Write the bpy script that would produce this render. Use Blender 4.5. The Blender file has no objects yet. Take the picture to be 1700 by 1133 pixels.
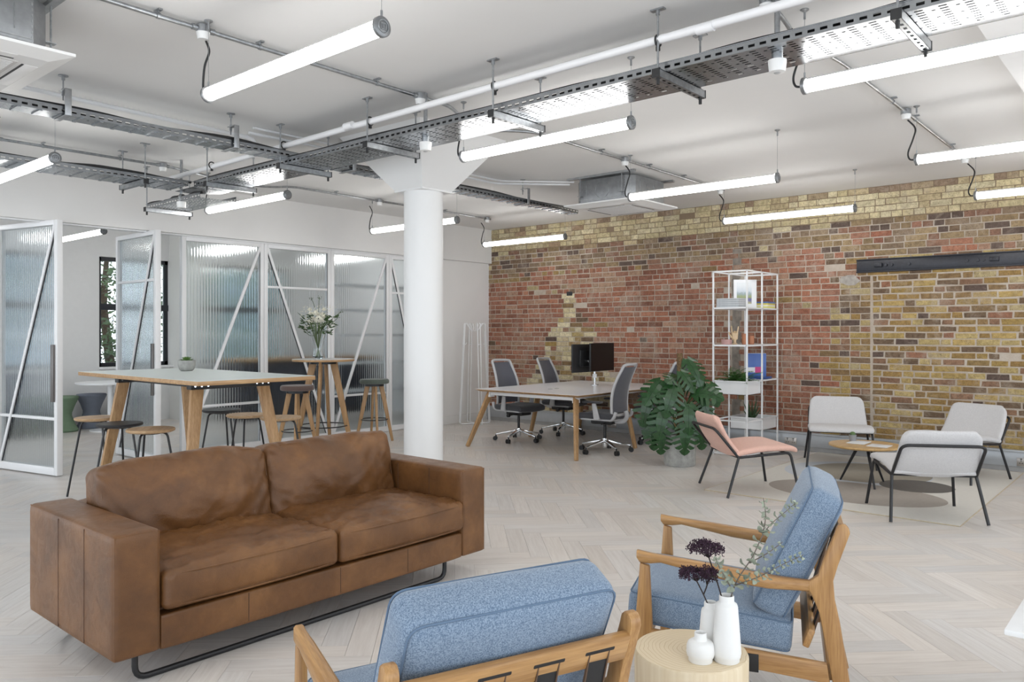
import bpy, bmesh, math, random
from mathutils import Vector, Matrix, noise
PI = math.pi
random.seed(7)
scene = bpy.context.scene
COL = scene.collection

# ------------------------------------------------------------------ camera
CAM_H = 1.42
YAW = math.radians(40.818)            # view direction measured from the +X axis
cam_d = bpy.data.cameras.new('camera')
cam = bpy.data.objects.new('camera', cam_d)
COL.objects.link(cam)
cam.location = (0, 0, CAM_H)
cam.rotation_euler = (PI / 2, 0, YAW - PI / 2)
cam_d.sensor_width = 36.0
cam_d.lens = 1305.4 / 1700 * 36
cam_d.shift_y = -15.5 / 1700
cam_d.clip_start = 0.02
scene.camera = cam

# ------------------------------------------------------------------ world + exposure
world = bpy.data.worlds.new('daylight')
scene.world = world
world.use_nodes = True
bg = world.node_tree.nodes['Background']
bg.inputs[0].default_value = (0.86, 0.93, 1.0, 1)
bg.inputs[1].default_value = 1.6
TUBE_POWER = 11.0
vs = scene.view_settings
vs.view_transform = 'Standard'
vs.look = 'None'
vs.gamma = 1.0
vs.use_curve_mapping = False
vs.exposure = 0.78

# ------------------------------------------------------------------ helpers: materials
MATS = {}
def new_mat(name):
    m = bpy.data.materials.new(name); m.use_nodes = True
    nt = m.node_tree
    return m, nt, nt.nodes['Principled BSDF']
def node(nt, kind, **kw):
    n = nt.nodes.new(kind)
    for k, v in kw.items(): setattr(n, k, v)
    return n
def coords(nt, kind='Object', scale=(1, 1, 1), rot=(0, 0, 0)):
    if kind == 'World':
        out = node(nt, 'ShaderNodeNewGeometry').outputs['Position']
    else:
        out = node(nt, 'ShaderNodeTexCoord').outputs[kind]
    mp = node(nt, 'ShaderNodeMapping')
    mp.inputs['Scale'].default_value = scale
    mp.inputs['Rotation'].default_value = rot
    nt.links.new(out, mp.inputs['Vector'])
    return mp.outputs['Vector']
def mixc(nt, fac, a, b, mode='MIX'):
    n = node(nt, 'ShaderNodeMix', data_type='RGBA', blend_type=mode)
    for s, v in ((0, fac), (6, a), (7, b)):
        if hasattr(v, 'is_linked') or hasattr(v, 'links'):
            nt.links.new(v, n.inputs[s])
        elif s == 0: n.inputs[0].default_value = v
        else: n.inputs[s].default_value = (*v[:3], 1)
    return n.outputs[2]
def ramp(nt, fac, stops):
    r = node(nt, 'ShaderNodeValToRGB')
    e = r.color_ramp.elements
    while len(e) < len(stops): e.new(0.5)
    for i, (p, c) in enumerate(stops):
        e[i].position = p; e[i].color = (*c[:3], 1)
    nt.links.new(fac, r.inputs[0])
    return r.outputs[0]
def noise_tex(nt, vec, scale, detail=4, rough=0.55, dist=0.0):
    n = node(nt, 'ShaderNodeTexNoise')
    n.inputs['Scale'].default_value = scale; n.inputs['Detail'].default_value = detail
    n.inputs['Roughness'].default_value = rough; n.inputs['Distortion'].default_value = dist
    nt.links.new(vec, n.inputs['Vector'])
    return n.outputs['Fac']
def bump(nt, bsdf, h, strength=0.3, dist=0.01):
    b = node(nt, 'ShaderNodeBump')
    b.inputs['Strength'].default_value = strength; b.inputs['Distance'].default_value = dist
    nt.links.new(h, b.inputs['Height']); nt.links.new(b.outputs[0], bsdf.inputs['Normal'])

def plain(name, c, rough=0.5, metal=0.0, var=0.06, scale=12, bmp=0.0, bscale=150, spec=0.5, coat=0.0):
    """flat colour with a little procedural mottling and fine relief"""
    if name in MATS: return MATS[name]
    m, nt, b = new_mat(name)
    v = coords(nt)
    f = noise_tex(nt, v, scale, 5)
    lo = [max(0, x * (1 - var)) for x in c]; hi = [min(1, x * (1 + var)) for x in c]
    nt.links.new(ramp(nt, f, [(0.3, lo), (0.7, hi)]), b.inputs['Base Color'])
    b.inputs['Roughness'].default_value = rough; b.inputs['Metallic'].default_value = metal
    b.inputs['Specular IOR Level'].default_value = spec
    b.inputs['Coat Weight'].default_value = coat
    if bmp: bump(nt, b, noise_tex(nt, v, bscale, 3), bmp, 0.004)
    MATS[name] = m
    return m
def wood(name, dark, light, axis=2, rough=0.45, freq=14):
    if name in MATS: return MATS[name]
    m, nt, b = new_mat(name)
    sc = [freq, freq, freq]; sc[axis] = freq * 0.06
    v = coords(nt, 'Object', sc)
    f = noise_tex(nt, v, 2.2, 7, 0.62, 0.6)
    g = noise_tex(nt, v, 11.0, 3, 0.5)
    c1 = ramp(nt, f, [(0.28, dark), (0.52, [(a + b2) / 2 for a, b2 in zip(dark, light)]), (0.72, light)])
    c2 = ramp(nt, g, [(0.35, (0.72, 0.66, 0.6)), (0.6, (1, 1, 1))])
    nt.links.new(mixc(nt, 0.6, c1, c2, 'MULTIPLY'), b.inputs['Base Color'])
    b.inputs['Roughness'].default_value = rough
    bump(nt, b, g, 0.12, 0.002)
    MATS[name] = m
    return m
def fabric(name, a, c, rough=0.95, scale=260, big=None, sheen=0.3):
    if name in MATS: return MATS[name]
    m, nt, b = new_mat(name)
    v = coords(nt)
    f = noise_tex(nt, v, scale, 2, 0.7)
    col = ramp(nt, f, [(0.36, a), (0.64, c)])
    g = noise_tex(nt, v, scale * 0.2, 3)
    col = mixc(nt, 0.35, col, ramp(nt, g, [(0.3, (0.8, 0.8, 0.82)), (0.7, (1, 1, 1))]), 'MULTIPLY')
    nt.links.new(col, b.inputs['Base Color'])
    b.inputs['Roughness'].default_value = rough
    b.inputs['Sheen Weight'].default_value = sheen
    b.inputs['Specular IOR Level'].default_value = 0.15
    bump(nt, b, f, 0.35, 0.002)
    MATS[name] = m
    return m
def leather():
    m, nt, b = new_mat('tan_leather')
    v = coords(nt)
    big = noise_tex(nt, v, 3.2, 6, 0.6, 0.4)
    col = ramp(nt, big, [(0.25, (0.085, 0.036, 0.012)), (0.5, (0.160, 0.069, 0.022)), (0.75, (0.255, 0.118, 0.040))])
    mid = noise_tex(nt, v, 14, 5, 0.65, 1.2)
    col = mixc(nt, 0.45, col, ramp(nt, mid, [(0.3, (0.7, 0.66, 0.62)), (0.65, (1, 1, 1))]), 'MULTIPLY')
    nt.links.new(col, b.inputs['Base Color'])
    vo = node(nt, 'ShaderNodeTexVoronoi'); vo.inputs['Scale'].default_value = 420
    nt.links.new(v, vo.inputs['Vector'])
    h = node(nt, 'ShaderNodeMath', operation='MULTIPLY_ADD')
    nt.links.new(vo.outputs['Distance'], h.inputs[0]); h.inputs[1].default_value = 0.25
    nt.links.new(mid, h.inputs[2])
    bump(nt, b, h.outputs[0], 0.36, 0.008)
    nt.links.new(ramp(nt, mid, [(0.3, (0.46,) * 3), (0.7, (0.30,) * 3)]), b.inputs['Roughness'])
    b.inputs['Specular IOR Level'].default_value = 0.45
    MATS['tan_leather'] = m
    return m
def emit(name, c, s):
    m = bpy.data.materials.new(name); m.use_nodes = True
    nt = m.node_tree; nt.nodes.clear()
    e = node(nt, 'ShaderNodeEmission'); e.inputs[0].default_value = (*c, 1); e.inputs[1].default_value = s
    o = node(nt, 'ShaderNodeOutputMaterial'); nt.links.new(e.outputs[0], o.inputs[0])
    MATS[name] = m
    return m
def glass(name, c=(1, 1, 1), rough=0.0, ior=1.45):
    m, nt, b = new_mat(name)
    b.inputs['Base Color'].default_value = (*c, 1)
    b.inputs['Transmission Weight'].default_value = 1.0
    b.inputs['Roughness'].default_value = rough
    b.inputs['IOR'].default_value = ior
    MATS[name] = m
    return m
def attr_mat(name, rough, vscale, vdark, world_rot=None, stretch=None, bmp=0.4, bscale=60, bdist=0.006, spec=0.4, smear=False):
    """colour comes from a per-piece colour attribute, grain from noise"""
    m, nt, b = new_mat(name)
    a = node(nt, 'ShaderNodeAttribute', attribute_name='Col')
    if stretch:
        r = coords(nt, 'World', (1, 1, 1), (0, 0, world_rot))
        mp = node(nt, 'ShaderNodeMapping'); mp.inputs['Scale'].default_value = stretch
        nt.links.new(r, mp.inputs['Vector']); v = mp.outputs[0]
    else:
        v = coords(nt, 'World')
    f = noise_tex(nt, v, vscale, 6, 0.65, 0.3)
    col = mixc(nt, 1.0, a.outputs['Color'], ramp(nt, f, [(0.3, vdark), (0.62, (1.06, 1.06, 1.06))]), 'MULTIPLY')
    if smear:
        s1 = noise_tex(nt, v, 3.1, 7, 0.72, 0.5)
        col = mixc(nt, ramp(nt, s1, [(0.52, (0, 0, 0)), (0.70, (0.62, 0.62, 0.62))]), col, (0.46, 0.385, 0.31))
        s2 = noise_tex(nt, v, 95.0, 3, 0.6)
        col = mixc(nt, ramp(nt, s2, [(0.60, (0, 0, 0)), (0.68, (0.75, 0.75, 0.75))]), col, (0.06, 0.045, 0.04))
    nt.links.new(col, b.inputs['Base Color'])
    b.inputs['Roughness'].default_value = rough
    b.inputs['Specular IOR Level'].default_value = spec
    bump(nt, b, noise_tex(nt, v, bscale, 4), bmp, bdist)
    MATS[name] = m
    return m

# ------------------------------------------------------------------ helpers: geometry
class MB:
    """collects shapes, build() links them as ONE mesh object"""
    def __init__(self): self.v = []; self.f = []; self.c = []; self.cur = None
    def add(self, vs_, fs_):
        o = len(self.v)
        self.v += [tuple(p) for p in vs_]
        for q in fs_:
            self.f.append(tuple(i + o for i in q)); self.c.append(self.cur)
        return self
    def box(self, lo, hi, R=None, org=(0, 0, 0)):
        x0, y0, z0 = lo; x1, y1, z1 = hi
        p = [(x0, y0, z0), (x1, y0, z0), (x1, y1, z0), (x0, y1, z0), (x0, y0, z1), (x1, y0, z1), (x1, y1, z1), (x0, y1, z1)]
        if R is not None: p = [R @ Vector(q) + Vector(org) for q in p]
        return self.add(p, [(0, 3, 2, 1), (4, 5, 6, 7), (0, 1, 5, 4), (1, 2, 6, 5), (2, 3, 7, 6), (3, 0, 4, 7)])
    def cbox(self, c, s, R=None):
        h = [a / 2 for a in s]
        if R is None: return self.box([c[i] - h[i] for i in range(3)], [c[i] + h[i] for i in range(3)])
        return self.box([-a for a in h], h, R, c)
    def beam(self, a, b, w, h=None, up=(0, 0, 1), w2=None, h2=None):
        """tapered rectangular bar from a to b; w across, h along 'up'"""
        a = Vector(a); b = Vector(b); h = h or w; w2 = w2 or w; h2 = h2 or h
        d = (b - a).normalized(); u = Vector(up)
        s = d.cross(u)
        if s.length < 1e-4: u = Vector((1, 0, 0)); s = d.cross(u)
        s.normalize(); u = s.cross(d).normalized()
        p = []
        for q, ww, hh in ((a, w, h), (b, w2, h2)):
            for i, j in ((-1, -1), (1, -1), (1, 1), (-1, 1)): p.append(q + s * (i * ww / 2) + u * (j * hh / 2))
        return self.add(p, [(0, 1, 2, 3), (7, 6, 5, 4), (0, 4, 5, 1), (1, 5, 6, 2), (2, 6, 7, 3), (3, 7, 4, 0)])
    def tube(self, pts, r, seg=8, closed=False):
        P = [Vector(p) for p in pts]; n = len(P)
        rs = r if isinstance(r, (list, tuple)) else [r] * n
        T = []
        for i in range(n):
            if closed: t = P[(i + 1) % n] - P[i - 1]
            else: t = P[min(i + 1, n - 1)] - P[max(i - 1, 0)]
            T.append(t.normalized())
        u = T[0].orthogonal().normalized(); rings = []
        for i in range(n):
            u = (u - T[i] * u.dot(T[i]))
            u = u.normalized() if u.length > 1e-6 else T[i].orthogonal().normalized()
            w = T[i].cross(u)
            rings.append([P[i] + (u * math.cos(2 * PI * k / seg) + w * math.sin(2 * PI * k / seg)) * rs[i] for k in range(seg)])
        vs_ = [p for g in rings for p in g]; fs_ = []
        m = n if closed else n - 1
        for i in range(m):
            j = (i + 1) % n
            for k in range(seg):
                k2 = (k + 1) % seg
                fs_.append((i * seg + k, i * seg + k2, j * seg + k2, j * seg + k))
        if not closed:
            fs_.append(tuple(range(seg - 1, -1, -1))); fs_.append(tuple((n - 1) * seg + k for k in range(seg)))
        return self.add(vs_, fs_)
    def lathe(self, prof, seg=24, c=(0, 0, 0), R=None):
        vs_ = []; fs_ = []
        for (r, z) in prof:
            for k in range(seg):
                a = 2 * PI * k / seg
                p = Vector((r * math.cos(a), r * math.sin(a), z))
                if R is not None: p = R @ p
                vs_.append(p + Vector(c))
        for i in range(len(prof) - 1):
            for k in range(seg):
                k2 = (k + 1) % seg
                fs_.append((i * seg + k, i * seg + k2, (i + 1) * seg + k2, (i + 1) * seg + k))
        if prof[0][0] > 1e-5: fs_.append(tuple(range(seg - 1, -1, -1)))
        if prof[-1][0] > 1e-5: fs_.append(tuple((len(prof) - 1) * seg + k for k in range(seg)))
        return self.add(vs_, fs_)
    def cyl(self, a, b, r, seg=16, r2=None):
        return self.tube([a, b], [r, r2 if r2 is not None else r], seg)
    def prism(self, poly, x0, x1, axis=0):
        """poly of 2-D points extruded along axis (0: poly is (y,z); 1: (x,z); 2: (x,y))"""
        n = len(poly)
        def mk(q, t):
            return {0: (t, q[0], q[1]), 1: (q[0], t, q[1]), 2: (q[0], q[1], t)}[axis]
        vs_ = [mk(q, x0) for q in poly] + [mk(q, x1) for q in poly]
        fs_ = [tuple(range(n - 1, -1, -1)), tuple(range(n, 2 * n))]
        for i in range(n):
            j = (i + 1) % n; fs_.append((i, j, n + j, n + i))
        return self.add(vs_, fs_)
    def rbox(self, c, s, r, n=8, puff=(0, 0, 0), wr=0.0, wf=6.0, seed=0, R=None, fn=None):
        """soft rounded box: half sizes s/2, edge radius r, crowned faces, wrinkles"""
        h = Vector(s) / 2; C = Vector(c); idx = {}; vs_ = []; fs_ = []
        def pt(i, j, k):
            key = (i, j, k)
            if key in idx: return idx[key]
            t = []
            for a, hh in zip((i, j, k), h):
                u = 2 * a / n - 1
                t.append(u)
            # cluster samples toward the edges
            q = Vector([math.copysign(1 - (1 - abs(u)) ** 1.6, u) * hh for u, hh in zip(t, h)])
            inner = Vector([max(-hh + r, min(hh - r, a)) for a, hh in zip(q, h)])
            d = q - inner
            if d.length > 1e-9: q = inner + d.normalized() * min(r, r)
            w = [1 - (a / hh) ** 2 for a, hh in zip(q, h)]
            g = Vector((math.copysign(max(0, w[1]) * max(0, w[2]), q.x) * puff[0] * abs(q.x / h.x),
                        math.copysign(max(0, w[0]) * max(0, w[2]), q.y) * puff[1] * abs(q.y / h.y),
                        math.copysign(max(0, w[0]) * max(0, w[1]), q.z) * puff[2] * abs(q.z / h.z)))
            q = q + g
            if wr:
                v3 = Vector((q.x * wf + seed * 7.3, q.y * wf, q.z * wf))
                q = q + noise.noise_vector(v3) * wr
            if fn: q = fn(q)
            if R is not None: q = R @ q
            idx[key] = len(vs_); vs_.append(q + C)
            return idx[key]
        for a in range(n):
            for b in range(n):
                for s0 in (0, n):
                    qs = [[(s0, a, b), (s0, a + 1, b), (s0, a + 1, b + 1), (s0, a, b + 1)],
                          [(a, s0, b), (a, s0, b + 1), (a + 1, s0, b + 1), (a + 1, s0, b)],
                          [(a, b, s0), (a + 1, b, s0), (a + 1, b + 1, s0), (a, b + 1, s0)]]
                    for q in qs:
                        if s0 == 0: q = q[::-1]
                        fs_.append(tuple(pt(*k) for k in q))
        return self.add(vs_, fs_)
    def mesh(self, name, mat, smooth=True, bevel=0.0, seg=2, angle=35):
        me = bpy.data.meshes.new(name)
        me.from_pydata(self.v, [], self.f)
        if any(c is not None for c in self.c):
            at = me.color_attributes.new('Col', 'FLOAT_COLOR', 'CORNER')
            data = []
            for p in me.polygons:
                c = self.c[p.index] or (0.5, 0.5, 0.5)
                data += [c[0], c[1], c[2], 1.0] * p.loop_total
            at.data.foreach_set('color', data)
        if bevel:
            bm = bmesh.new(); bm.from_mesh(me)
            es = [e for e in bm.edges if len(e.link_faces) == 2 and e.calc_face_angle(0) > math.radians(angle)]
            bmesh.ops.bevel(bm, geom=es, offset=bevel, segments=seg, affect='EDGES', profile=0.5, clamp_overlap=True)
            bm.to_mesh(me); bm.free()
        if smooth:
            me.polygons.foreach_set('use_smooth', [True] * len(me.polygons))
            me.set_sharp_from_angle(angle=math.radians(angle + 6))
        me.update()
        if mat is not None: me.materials.append(mat)
        return me
    def build(self, name, mat, parent=None, **kw):
        o = bpy.data.objects.new(name, self.mesh(name, mat, **kw))
        COL.objects.link(o)
        if parent is not None: o.parent = parent
        return o

def thing(name, label, cat, loc=(0, 0, 0), rz=0.0, group=None):
    o = bpy.data.objects.new(name, None); COL.objects.link(o)
    o.empty_display_size = 0.1
    o.location = loc; o.rotation_euler = (0, 0, rz)
    o['label'] = label; o['category'] = cat
    if group: o['group'] = group
    return o
def tag(o, label, cat, group=None):
    o['label'] = label; o['category'] = cat
    if group: o['group'] = group
    return o
def struct(o, label=None):
    o['kind'] = 'structure'
    if label: o['label'] = label
    return o
def sroot(name, label, loc=(0, 0, 0), rz=0.0):
    o = bpy.data.objects.new(name, None); COL.objects.link(o)
    o.location = loc; o.rotation_euler = (0, 0, rz)
    return struct(o, label)
def clone(root, loc=None, rz=None, label=None, group=None):
    def rec(o, par):
        c = o.copy(); COL.objects.link(c); c.parent = par
        for ch in kids[o.name]: rec(ch, c)
        return c
    kids = {}
    def scan(o):
        kids[o.name] = [x for x in o.children]
        for x in kids[o.name]: scan(x)
    scan(root)
    r = rec(root, None)
    if loc is not None: r.location = loc
    if rz is not None: r.rotation_euler = (0, 0, rz)
    if label: r['label'] = label
    if group: r['group'] = group
    return r
def face_rz(d): return math.atan2(d[1], d[0]) - PI / 2
def rotx(a): return Matrix.Rotation(a, 3, 'X')
def roty(a): return Matrix.Rotation(a, 3, 'Y')
def rotz(a): return Matrix.Rotation(a, 3, 'Z')
def arc(c, r, a0, a1, n, ax=(1, 0, 0), ay=(0, 0, 1)):
    c = Vector(c); ax = Vector(ax); ay = Vector(ay)
    return [c + ax * (r * math.cos(a0 + (a1 - a0) * i / n)) + ay * (r * math.sin(a0 + (a1 - a0) * i / n)) for i in range(n + 1)]
def fillet(pts, r, n=5):
    """round the inner corners of a poly-line"""
    P = [Vector(p) for p in pts]; out = [P[0]]
    for i in range(1, len(P) - 1):
        a, b, c = P[i - 1], P[i], P[i + 1]
        d1 = (a - b); d2 = (c - b)
        rr = min(r, d1.length * 0.45, d2.length * 0.45)
        p, q = b + d1.normalized() * rr, b + d2.normalized() * rr
        for k in range(n + 1):
            t = k / n
            out.append(p * (1 - t) ** 2 + b * (2 * t * (1 - t)) + q * t * t)
    out.append(P[-1])
    return out
def smooth_path(pts, n=6):
    """Catmull-Rom through the points"""
    P = [Vector(p) for p in pts]; out = []
    for i in range(len(P) - 1):
        p0 = P[max(i - 1, 0)]; p1 = P[i]; p2 = P[i + 1]; p3 = P[min(i + 2, len(P) - 1)]
        for k in range(n):
            t = k / n
            out.append(0.5 * ((2 * p1) + (p2 - p0) * t + (2 * p0 - 5 * p1 + 4 * p2 - p3) * t * t + (3 * p1 - p0 - 3 * p2 + p3) * t ** 3))
    out.append(P[-1])
    return out

# ------------------------------------------------------------------ shared materials
LEATHER = leather()
WHITE_PAINT = plain('white_wall_paint', (0.80, 0.79, 0.775), 0.75, var=0.02, scale=2, bmp=0.05, bscale=90)
CEIL_PAINT = plain('ceiling_paint', (0.80, 0.795, 0.785), 0.85, var=0.015, scale=1.5)
COL_PAINT = plain('column_gloss_paint', (0.78, 0.78, 0.775), 0.4, var=0.01, scale=3)
WHITE_METAL = plain('white_powder_coat', (0.83, 0.84, 0.85), 0.35, var=0.02)
BLACK_METAL = plain('black_powder_coat', (0.012, 0.012, 0.014), 0.38, var=0.2)
BLACK_PLASTIC = plain('black_plastic', (0.014, 0.014, 0.015), 0.45, var=0.2)
GALV = plain('galvanised_steel', (0.37, 0.385, 0.40), 0.32, 0.9, var=0.22, scale=30)
GALV_DULL = plain('dull_galvanised_steel', (0.40, 0.41, 0.42), 0.38, 0.85, var=0.15, scale=25)
CHROME = plain('polished_aluminium', (0.78, 0.79, 0.8), 0.14, 1.0, var=0.04)
WHITE_PLASTIC = plain('white_plastic', (0.80, 0.80, 0.79), 0.4, var=0.01)
OAK_Z = wood('oak_upright', (0.36, 0.20, 0.085), (0.56, 0.36, 0.18), 2)
OAK_X = wood('oak_lengthwise', (0.36, 0.20, 0.085), (0.56, 0.36, 0.18), 0)
OAK_Y = wood('oak_deep', (0.36, 0.20, 0.085), (0.56, 0.36, 0.18), 1)
TEAK_Y = wood('golden_ash_deep', (0.30, 0.15, 0.05), (0.52, 0.30, 0.12), 1, 0.35, 18)
TEAK_Z = wood('golden_ash_upright', (0.30, 0.15, 0.05), (0.52, 0.30, 0.12), 2, 0.35, 18)
TEAK_X = wood('golden_ash_across', (0.30, 0.15, 0.05), (0.52, 0.30, 0.12), 0, 0.35, 18)
SEAT_OAK = wood('pale_oak_seat', (0.42, 0.27, 0.14), (0.62, 0.44, 0.27), 0, 0.5, 22)
TUBE_GLOW = emit('lamp_diffuser_glow', (1.0, 0.985, 0.955), TUBE_POWER)
LEAF_DARK = plain('monstera_green', (0.016, 0.062, 0.016), 0.28, var=0.5, scale=9)
CONCRETE = plain('grey_concrete', (0.36, 0.36, 0.34), 0.85, var=0.22, scale=18, bmp=0.3, bscale=60)
# =================================================================== THE ROOM SHELL
CEIL = 3.06          # ceiling height
XB = 9.41            # face of the brick wall
YG = 8.62            # line of the glazed partition
# view helper, only used to sort out which bricks / planks show largest
FWD = Vector((math.cos(YAW), math.sin(YAW), 0)); RGT = Vector((math.sin(YAW), -math.cos(YAW), 0))
def shows(p, area):
    d = Vector(p) - Vector((0, 0, CAM_H)); w = d.dot(FWD)
    if w < 0.6: return 0
    x = d.dot(RGT) / w; y = d.z / w
    if abs(x) > 0.66 or y > 0.43 or y < -0.455: return 0
    return area / (w * w)

# ---- floor: whitewashed herringbone planks
PLANK = [attr_mat('whitewashed_oak_plank_%s' % n, 0.30, 1.0, (0.90, 0.88, 0.865), r, (3.0, 46.0, 3.0), 0.10, 3.0, 0.002, 0.45)
         for n, r in (('one', PI / 4), ('two', -PI / 4))]
SLAB = plain('floor_joint_grey', (0.40, 0.36, 0.33), 0.7)
floor = struct(MB().box((-4, -4, -0.2), (9.7, 12.9, -0.006)).build('floor', SLAB, smooth=False), 'pale herringbone oak floor')
PL, PW = 0.60, 0.12
ua = Vector((1, -1, 0)) / math.sqrt(2); ub = Vector((1, 1, 0)) / math.sqrt(2)
rnd = random.Random(3)
planks = []
for i in range(-120, 140):
    for j in range(-22, 26):
        for kind in (0, 1):
            oa = i * PW + j * PL; ob = -i * PW + j * PL
            lo, hi = ((oa, ob), (oa + PL, ob + PW)) if kind == 0 else ((oa + PL, ob), (oa + PL + PW, ob + PL))
            c = ua * ((lo[0] + hi[0]) / 2) + ub * ((lo[1] + hi[1]) / 2)
            if not (-0.9 < c.x < 9.55 and -0.9 < c.y < 12.8): continue
            planks.append((c, lo, hi, kind))
def plank_box(mb, lo, hi, c):
    g = 0.0007; zt = rnd.uniform(-0.0004, 0.0)
    k = rnd.gauss(1, 0.035); w = rnd.uniform(-0.010, 0.016)
    mb.cur = (0.665 * k + w, 0.635 * k, 0.605 * k - w)
    p = [ua * a + ub * b - c for a, b in ((lo[0] + g, lo[1] + g), (hi[0] - g, lo[1] + g), (hi[0] - g, hi[1] - g), (lo[0] + g, hi[1] - g))]
    mb.add([q + Vector((0, 0, -0.012)) for q in p] + [q + Vector((0, 0, zt)) for q in p],
           [(4, 5, 6, 7), (0, 1, 5, 4), (1, 2, 6, 5), (2, 3, 7, 6), (3, 0, 4, 7)])
order = sorted(planks, key=lambda q: -shows(q[0], 1.0))
rest = [MB(), MB()]
for n, (c, lo, hi, kind) in enumerate(order):
    if n < 300:
        mb = MB(); plank_box(mb, lo, hi, c)
        o = mb.build('plank', PLANK[kind], floor, smooth=False); o.location = c
    else:
        plank_box(rest[kind], lo, hi, Vector((0, 0, 0)))
for kind in (0, 1):
    o = rest[kind].build('plank_field', PLANK[kind], floor, smooth=False); o['kind'] = 'stuff'

# ---- ceiling
ceiling = struct(MB().box((-4, -4, CEIL), (9.7, 12.9, CEIL + 0.2)).build('ceiling', CEIL_PAINT, smooth=False), 'flat white ceiling')
struct(MB().box((-4, -4, CEIL - 0.07), (XB, 0.83, CEIL - 0.001)).build('trim_1', plain('bulkhead_paint', (0.9, 0.9, 0.9), 0.7, var=0.01), smooth=False), 'shallow white ceiling bulkhead')

# ---- brick wall
def brick_palette(y, z, r):
    red = [(0.37, 0.165, 0.105), (0.33, 0.14, 0.09), (0.42, 0.20, 0.13), (0.35, 0.18, 0.125), (0.27, 0.125, 0.085), (0.41, 0.25, 0.175), (0.36, 0.17, 0.115)]
    stock = [(0.25, 0.165, 0.085), (0.33, 0.225, 0.10), (0.17, 0.115, 0.075), (0.12, 0.085, 0.07), (0.42, 0.34, 0.19), (0.30, 0.15, 0.095)]
    ochre = [(0.38, 0.26, 0.095), (0.44, 0.315, 0.125), (0.32, 0.205, 0.08), (0.27, 0.175, 0.085), (0.48, 0.37, 0.17), (0.19, 0.13, 0.085), (0.34, 0.22, 0.085), (0.28, 0.165, 0.105)]
    cream = [(0.66, 0.57, 0.36), (0.60, 0.51, 0.31), (0.69, 0.61, 0.41), (0.55, 0.45, 0.28)]
    mixb = [(0.22, 0.15, 0.10), (0.30, 0.215, 0.125), (0.15, 0.11, 0.09), (0.36, 0.265, 0.155), (0.29, 0.165, 0.115), (0.26, 0.19, 0.13), (0.33, 0.25, 0.17)]
    q = r.random()
    if z > 2.69:
        if q < 0.03: return (0.42, 0.30, 0.20)
        if z > 2.98 and q < 0.45: return r.choice([(0.33, 0.24, 0.17), (0.42, 0.33, 0.22)])
        return r.choice(cream)
    edge = 2.36 + 0.10 * noise.noise(Vector((y * 1.3, 3.1, 0)))
    if y > 3.1 and z > edge: return r.choice(mixb) if q < 0.95 else r.choice(cream)
    if y > 5.3 and z > edge - 0.13 and q < 0.5: return r.choice(stock)
    half = (2.08 - z) * 0.56 + 0.10 * noise.noise(Vector((0, 0.4, z * 6)))
    if z < 2.08 and abs(y - 6.98) < half:
        if q < 0.45: return r.choice(cream)
        return r.choice(ochre if q < 0.7 else stock)
    b = 3.22 + 0.16 * noise.noise(Vector((5.0, 0, z * 4)))
    if y < b:
        if z > 2.26:
            return r.choice(mixb if q < 0.8 else red)
        if y < 2.72: return r.choice(ochre if q < 0.86 else stock)
        if z > 2.0 and q < 0.6: return r.choice(red)
        return r.choice(ochre if q < 0.6 else stock)
    if y > 4.4 and noise.noise(Vector((y * 0.8, z * 1.6, 2.0))) > 0.32 and q < 0.6: return (0.40, 0.26, 0.18)
    if q < 0.05: return r.choice(stock)
    return r.choice(red)
BRICK = attr_mat('old_brick', 0.88, 26.0, (0.62, 0.60, 0.58), bmp=0.75, bscale=55, bdist=0.012, spec=0.2, smear=True)
MORTAR = None
m_, nt_, b_ = new_mat('lime_mortar')
v_ = coords(nt_, 'World')
sp_ = node(nt_, 'ShaderNodeSeparateXYZ'); nt_.links.new(v_, sp_.inputs[0])
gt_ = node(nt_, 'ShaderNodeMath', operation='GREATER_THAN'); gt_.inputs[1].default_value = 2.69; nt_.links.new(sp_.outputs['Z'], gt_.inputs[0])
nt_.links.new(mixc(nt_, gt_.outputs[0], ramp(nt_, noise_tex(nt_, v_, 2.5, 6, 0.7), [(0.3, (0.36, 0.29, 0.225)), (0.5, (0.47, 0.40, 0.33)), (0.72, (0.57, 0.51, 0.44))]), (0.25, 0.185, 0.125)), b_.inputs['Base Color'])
b_.inputs['Roughness'].default_value = 0.95
bump(nt_, b_, noise_tex(nt_, v_, 70, 5), 0.6, 0.012)
MORTAR = m_
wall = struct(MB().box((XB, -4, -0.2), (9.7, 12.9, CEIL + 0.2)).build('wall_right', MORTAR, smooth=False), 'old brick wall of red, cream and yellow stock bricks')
rnd = random.Random(11)
CH = 0.0715
bricks = []
BEAM = (1.27, 2.90, 2.09, 2.245)
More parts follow.
